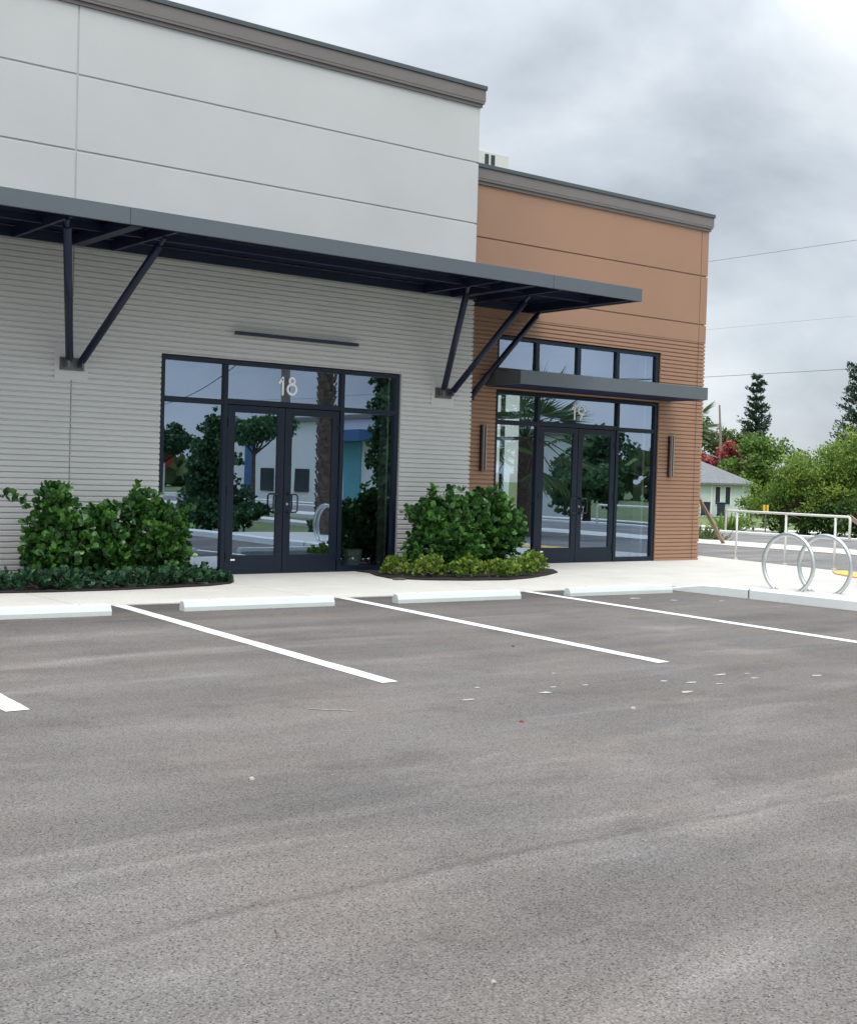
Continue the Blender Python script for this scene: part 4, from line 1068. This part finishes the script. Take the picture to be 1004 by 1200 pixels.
b = MB(); b.tube([(-.10,0,.22),(-.03,0,.22)], [.33,.33], 20); b.build('rubber_base', 'tyre', t)
t = thing('timber_prop', 'pale timber prop leaning at the right picture edge, behind the end of the railing', 'timber prop', (33.4,22.4,-.03))
b = MB(); b.bar((0,.45,.75),(.0,-.75,.0), .04, .12); b.build('timber', 'lumber', t)
b = MB(); b.bar((0,-.75,0),(.0,-.75,.3), .05, .05); b.build('stake', 'lumber', t)

# ------------------------------------------------------------------ the side of the lot facing the shop (mirrored in its glass)
for k, (x, y) in enumerate(((12.9,9.3),(12.9,6.5),(12.9,3.7),(12.9,.9))):
    pass
GV = 'trees on the verge right of the lot'
tree('juniper', 'dark conical conifer on the verge, mirrored in the left glass of door 18', (16.7,2.6,-.1),
     [(0,0,.8,1.05,1.05,.9),(0,0,1.7,.85,.85,.8),(.05,0,2.5,.55,.55,.7),(.1,0,3.1,.28,.28,.5)], 11000, .11, 'treedark', 91, GV, .09, 1.2, 'conifer', shell=.6)
tree('young_tree', 'small broad dark tree on the verge, mirrored at the left of the left glass', (17.2,-1.4,-.1),
     [(0,0,2.5,1.1,1.1,.45),(.7,.4,2.3,.7,.7,.4),(-.8,-.3,2.3,.7,.7,.4)], 3600, .12, 'treedark', 92, GV, .07, 1.9, shell=.6)
palm('palm with booted trunk on the verge, mirrored in the right leaf of door 18', (16.85,8.0,-.1), 5.8, 1., 93, crown_r=1.05, nf=26)
palm('palm with wide fan fronds on the verge, mirrored in door 19', (23.9,8.3,-.1), 2.8, 1., 94, crown_r=1.35, nf=30, trunk_r=.24)
palm('palm in the far verge, mirrored beside the door 19 palm', (25.2,4.5,-.1), 3.0, 1., 98, crown_r=1.1, nf=24, trunk_r=.2)
tree('column_tree', 'dark green columnar tree on the verge, mirrored in the right sidelight of door 18', (18.2,8.9,-.1),
     [(0,0,.9,.7,.7,1.0),(0,0,2.2,.62,.62,1.1),(0,0,3.6,.6,.6,1.1),(.1,0,5.0,.45,.45,.9)], 14000, .12, 'treedark', 95, GV, .1, 1.2, 'tree', shell=.6)
tree('verge_tree', 'bushy dark tree beyond the street, mirrored in door 19', (36.9,-2.4,-.15),
     [(0,0,1.8,2.0,2.0,1.6),(.5,.3,3.2,1.4,1.4,1.0),(-1.3,1.2,1.6,1.5,1.5,1.2),(1.2,-1,2.2,1.3,1.3,1.2)], 9000, .2, 'treedark', 96, GV, .15, 1.2, shell=.55)
tree('street_tree', 'thin trunked spreading tree beyond the street, mirrored in the left leaf of door 18', (35.4,-27.5,-.15),
     [(0,0,3.9,2.2,2.2,.6),(1.2,.5,4.4,1.5,1.5,.5),(-1.2,-.6,4.1,1.4,1.4,.5)], 6500, .2, 'treedark', 97, GV, .13, 2.7, shell=.6)
for i, (x, y, s_) in enumerate(((16.2,5.4,1.),(16.4,4.2,.9),(17.6,7.0,.8),(20.2,7.8,1.1),(21.5,7.2,1.0),(22.8,7.4,1.0))):
    tree('verge_shrub', ['rounded dark shrub on the verge closest to the wheel stops', 'rounded dark shrub on the verge beside the conifer', 'small dark shrub at the foot of the booted palm', 'dark shrub at the foot of the columnar tree',
         'dark shrub between the columnar tree and the wide palm', 'dark shrub at the foot of the wide palm'][i], (x,y,-.08),
         [(0,0,.45*s_,.65*s_,.65*s_,.45*s_),(.2,.1,.6*s_,.45*s_,.45*s_,.4*s_)], 2200, .09, 'treedark', 101+i, 'rounded shrubs on the verge', .03, .2, 'shrub', shell=.6)
b = MB(); b.box(21.9,23.1,-60,6.5,-.15,-.02); struct(b.build('footway', 'concrete'), 'pale footway along the verge')
b = MB()
t = thing('street_power_pole', 'brown wooden power pole carrying wires along the verge', 'utility pole', (21.2,-1.0,-.1))
b = MB(); b.tube([(0,0,0),(0,0,10)], [.17,.12], 12); b.build('pole', 'wood', t)
b = MB(); b.box(-.05,.05,-1.1,1.1,8.6,8.72); b.build('crossarm', 'wood', t)
b = MB(); b.tube([(.32,0,6.6),(.32,0,7.4)], .24, 14); b.build('transformer', 'hvac', t)
for dy_, z, lb in ((-.9,8.8,'power wire on the north end of the crossarm'),(.9,8.8,'power wire on the south end of the crossarm'),(0,6.2,'thick low cable on the power pole')):
    b = MB(); x0 = 21.2
    b.tube([(x0+dy_*.2+s_*.35, -1+dy_*.1-s_, z-1.2*(1-((s_-25)/25.)**2)) for s_ in np.linspace(0, 50, 22)], .02, 5)
    b.tube([(x0+dy_*.2+s_*.75, -1+dy_*.1+s_*.05, z-.8*(1-((s_-15)/15.)**2)) for s_ in np.linspace(0, 30, 16)], .02, 5)
    tag(b.build('power_wire', 'wire'), lb, 'wire')
# white industrial building beyond the street
def warehouse(label, loc, w, d, h, windows, pil, mural):
    t = thing('warehouse', label, 'building', loc)
    b = MB(); b.box(0,d,0,w,-.5,h); b.build('wall', 'white_wall', t)
    for y in pil:
        b = MB(); b.box(-.15,-.001,y,y+1.2,0,h-.2); b.build('pilaster', 'blue', t)
    b = MB(); b.box(-.3,d+.3,-.3,w+.3,h+.01,h+.3); b.build('roof_edge', 'cornice', t)
    for y in windows:
        b = MB(); b.box(-.06,-.001,y,y+2.0,.9,2.6); b.build('window', 'darkglass', t)
    if mural is not None:
        b = MB(); b.box(-.12,-.001,mural,mural+2.2,.4,4.6); b.build('mural_panel', 'lightblue', t)
        b = MB(); b.box(-1.2,-.001,mural-1.2,mural+3.4,4.65,5.4); b.build('awning', 'blue', t)
warehouse('white warehouse with a blue pilaster and awning far beyond the street, mirrored in door 18', (52,-60,-.75), 20, 8, 6.2, (5, 10), (2.5,), 16.6)
warehouse('small white building with dark windows beyond the street, mirrored in door 19', (50,-26,-.75), 6, 4.5, 4.9, (1.2, 4.0), (), None)
# van on the far lane
t = thing('van', 'white cargo van by the far kerb, mirrored in the right glass of door 19', 'van', (38.2,3.4,-.16), rad(84))
b = MB(); pr_ = [(-2.5,.35),(-2.5,1.2),(-2.42,2.05),(-2.25,2.15),(.9,2.12),(1.25,1.95),(1.9,1.25),(2.6,1.08),(2.75,.85),(2.75,.38)]
n = len(pr_)
for y, s_ in ((-.95,.0),(-1.0,1.),(1.0,1.),(.95,.0)):
    for x, z in pr_: b.v.append((x*(1 if s_ else .985), y, z if s_ else .37+(z-.37)*.985))
for k in range(3):
    for q in range(n): b.f.append((k*n+q, k*n+(q+1) % n, (k+1)*n+(q+1) % n, (k+1)*n+q))
b.f.append(tuple(range(n))); b.f.append(tuple(3*n+q for q in range(n))[::-1]); b.build('body', 'carpaint', t)
for s_ in (-1, 1):
    b = MB(); b.quad((.35,s_*1.003,1.25),(1.75,s_*1.003,1.25),(1.25,s_*1.003,1.85),(.35,s_*1.003,1.9)); b.build('side_window', 'darkglass', t)
    for x in (-1.65, 1.75):
        b = MB(); b.tube([(x,s_*.80,.34),(x,s_*1.02,.34)], .34, 20); w = b.build('wheel', 'tyre', t)
        b = MB(); b.tube([(x,s_*1.021,.34),(x,s_*1.03,.34)], .19, 14); b.build('rim', 'galv', w)
b = MB(); b.quad((1.92,-.85,1.28),(1.92,.85,1.28),(1.34,.8,1.9),(1.34,-.8,1.9)); b.build('windscreen', 'darkglass', t)
# stop sign seen from behind in the mirror of the left glass
t = thing('stop_sign', 'red octagonal sign on a pale post on the verge, mirrored in the left glass', 'sign', (18.4,-3.6,-.1))
b = MB(); b.tube([(0,0,0),(0,0,2.2)], .03, 8); b.build('post', 'rail', t)
b = MB(); c_ = [(.30*math.cos(rad(22.5+45*k)), .30*math.sin(rad(22.5+45*k))) for k in range(8)]
b.v += [(x*.8, x*.6+.0, 2.0+z) for x, z in c_]+[(x*.8-.012, x*.6+.016, 2.0+z) for x, z in c_]
b.f += [tuple(range(8)), tuple(range(8,16))[::-1]]+[(k,(k+1)%8,8+(k+1)%8,8+k) for k in range(8)]
b.build('sign_plate', 'red', t)
# distant tree belt closing the view behind the lot
rng = np.random.default_rng(7); Pp = []
for k in range(16000):
    a_ = rng.uniform(rad(-20), rad(290)); 
    R_ = 150+rng.normal()*4
    hh = 4+2.5*math.sin(a_*9)+1.5*math.sin(a_*23+1)
    Pp.append((R_*math.sin(a_+rad(70)), R_*math.cos(a_+rad(70)), -.8+rng.random()**.8*hh))
Pp = np.array(Pp); o = leaves('distant_woods', 'dulltree', CLUMP, Pp, rng.normal(size=Pp.shape), 2.2*rng.uniform(.6,1.3,len(Pp)), np.clip(rng.normal(size=len(Pp))*.2+.4,0,1), None, 9)
tag(o, 'distant belt of green trees on the horizon', 'woods', None, 'stuff')
# opposite bays' wheel stops
wo = ['wheel stop of the row by the right curb, nearest the sidewalk, mirrored in the glass', 'second wheel stop of the row by the right curb', 'third wheel stop of the row by the right curb']
for k, (x, y) in enumerate(((12.9,6.2),(12.9,3.4),(12.9,.6))):
    o = copy_tree(ws); o.location = (x,y,0); o.rotation_euler = (0,0,rad(90)); tag(o, wo[k], 'wheel stop', 'wheel stops of the side row')
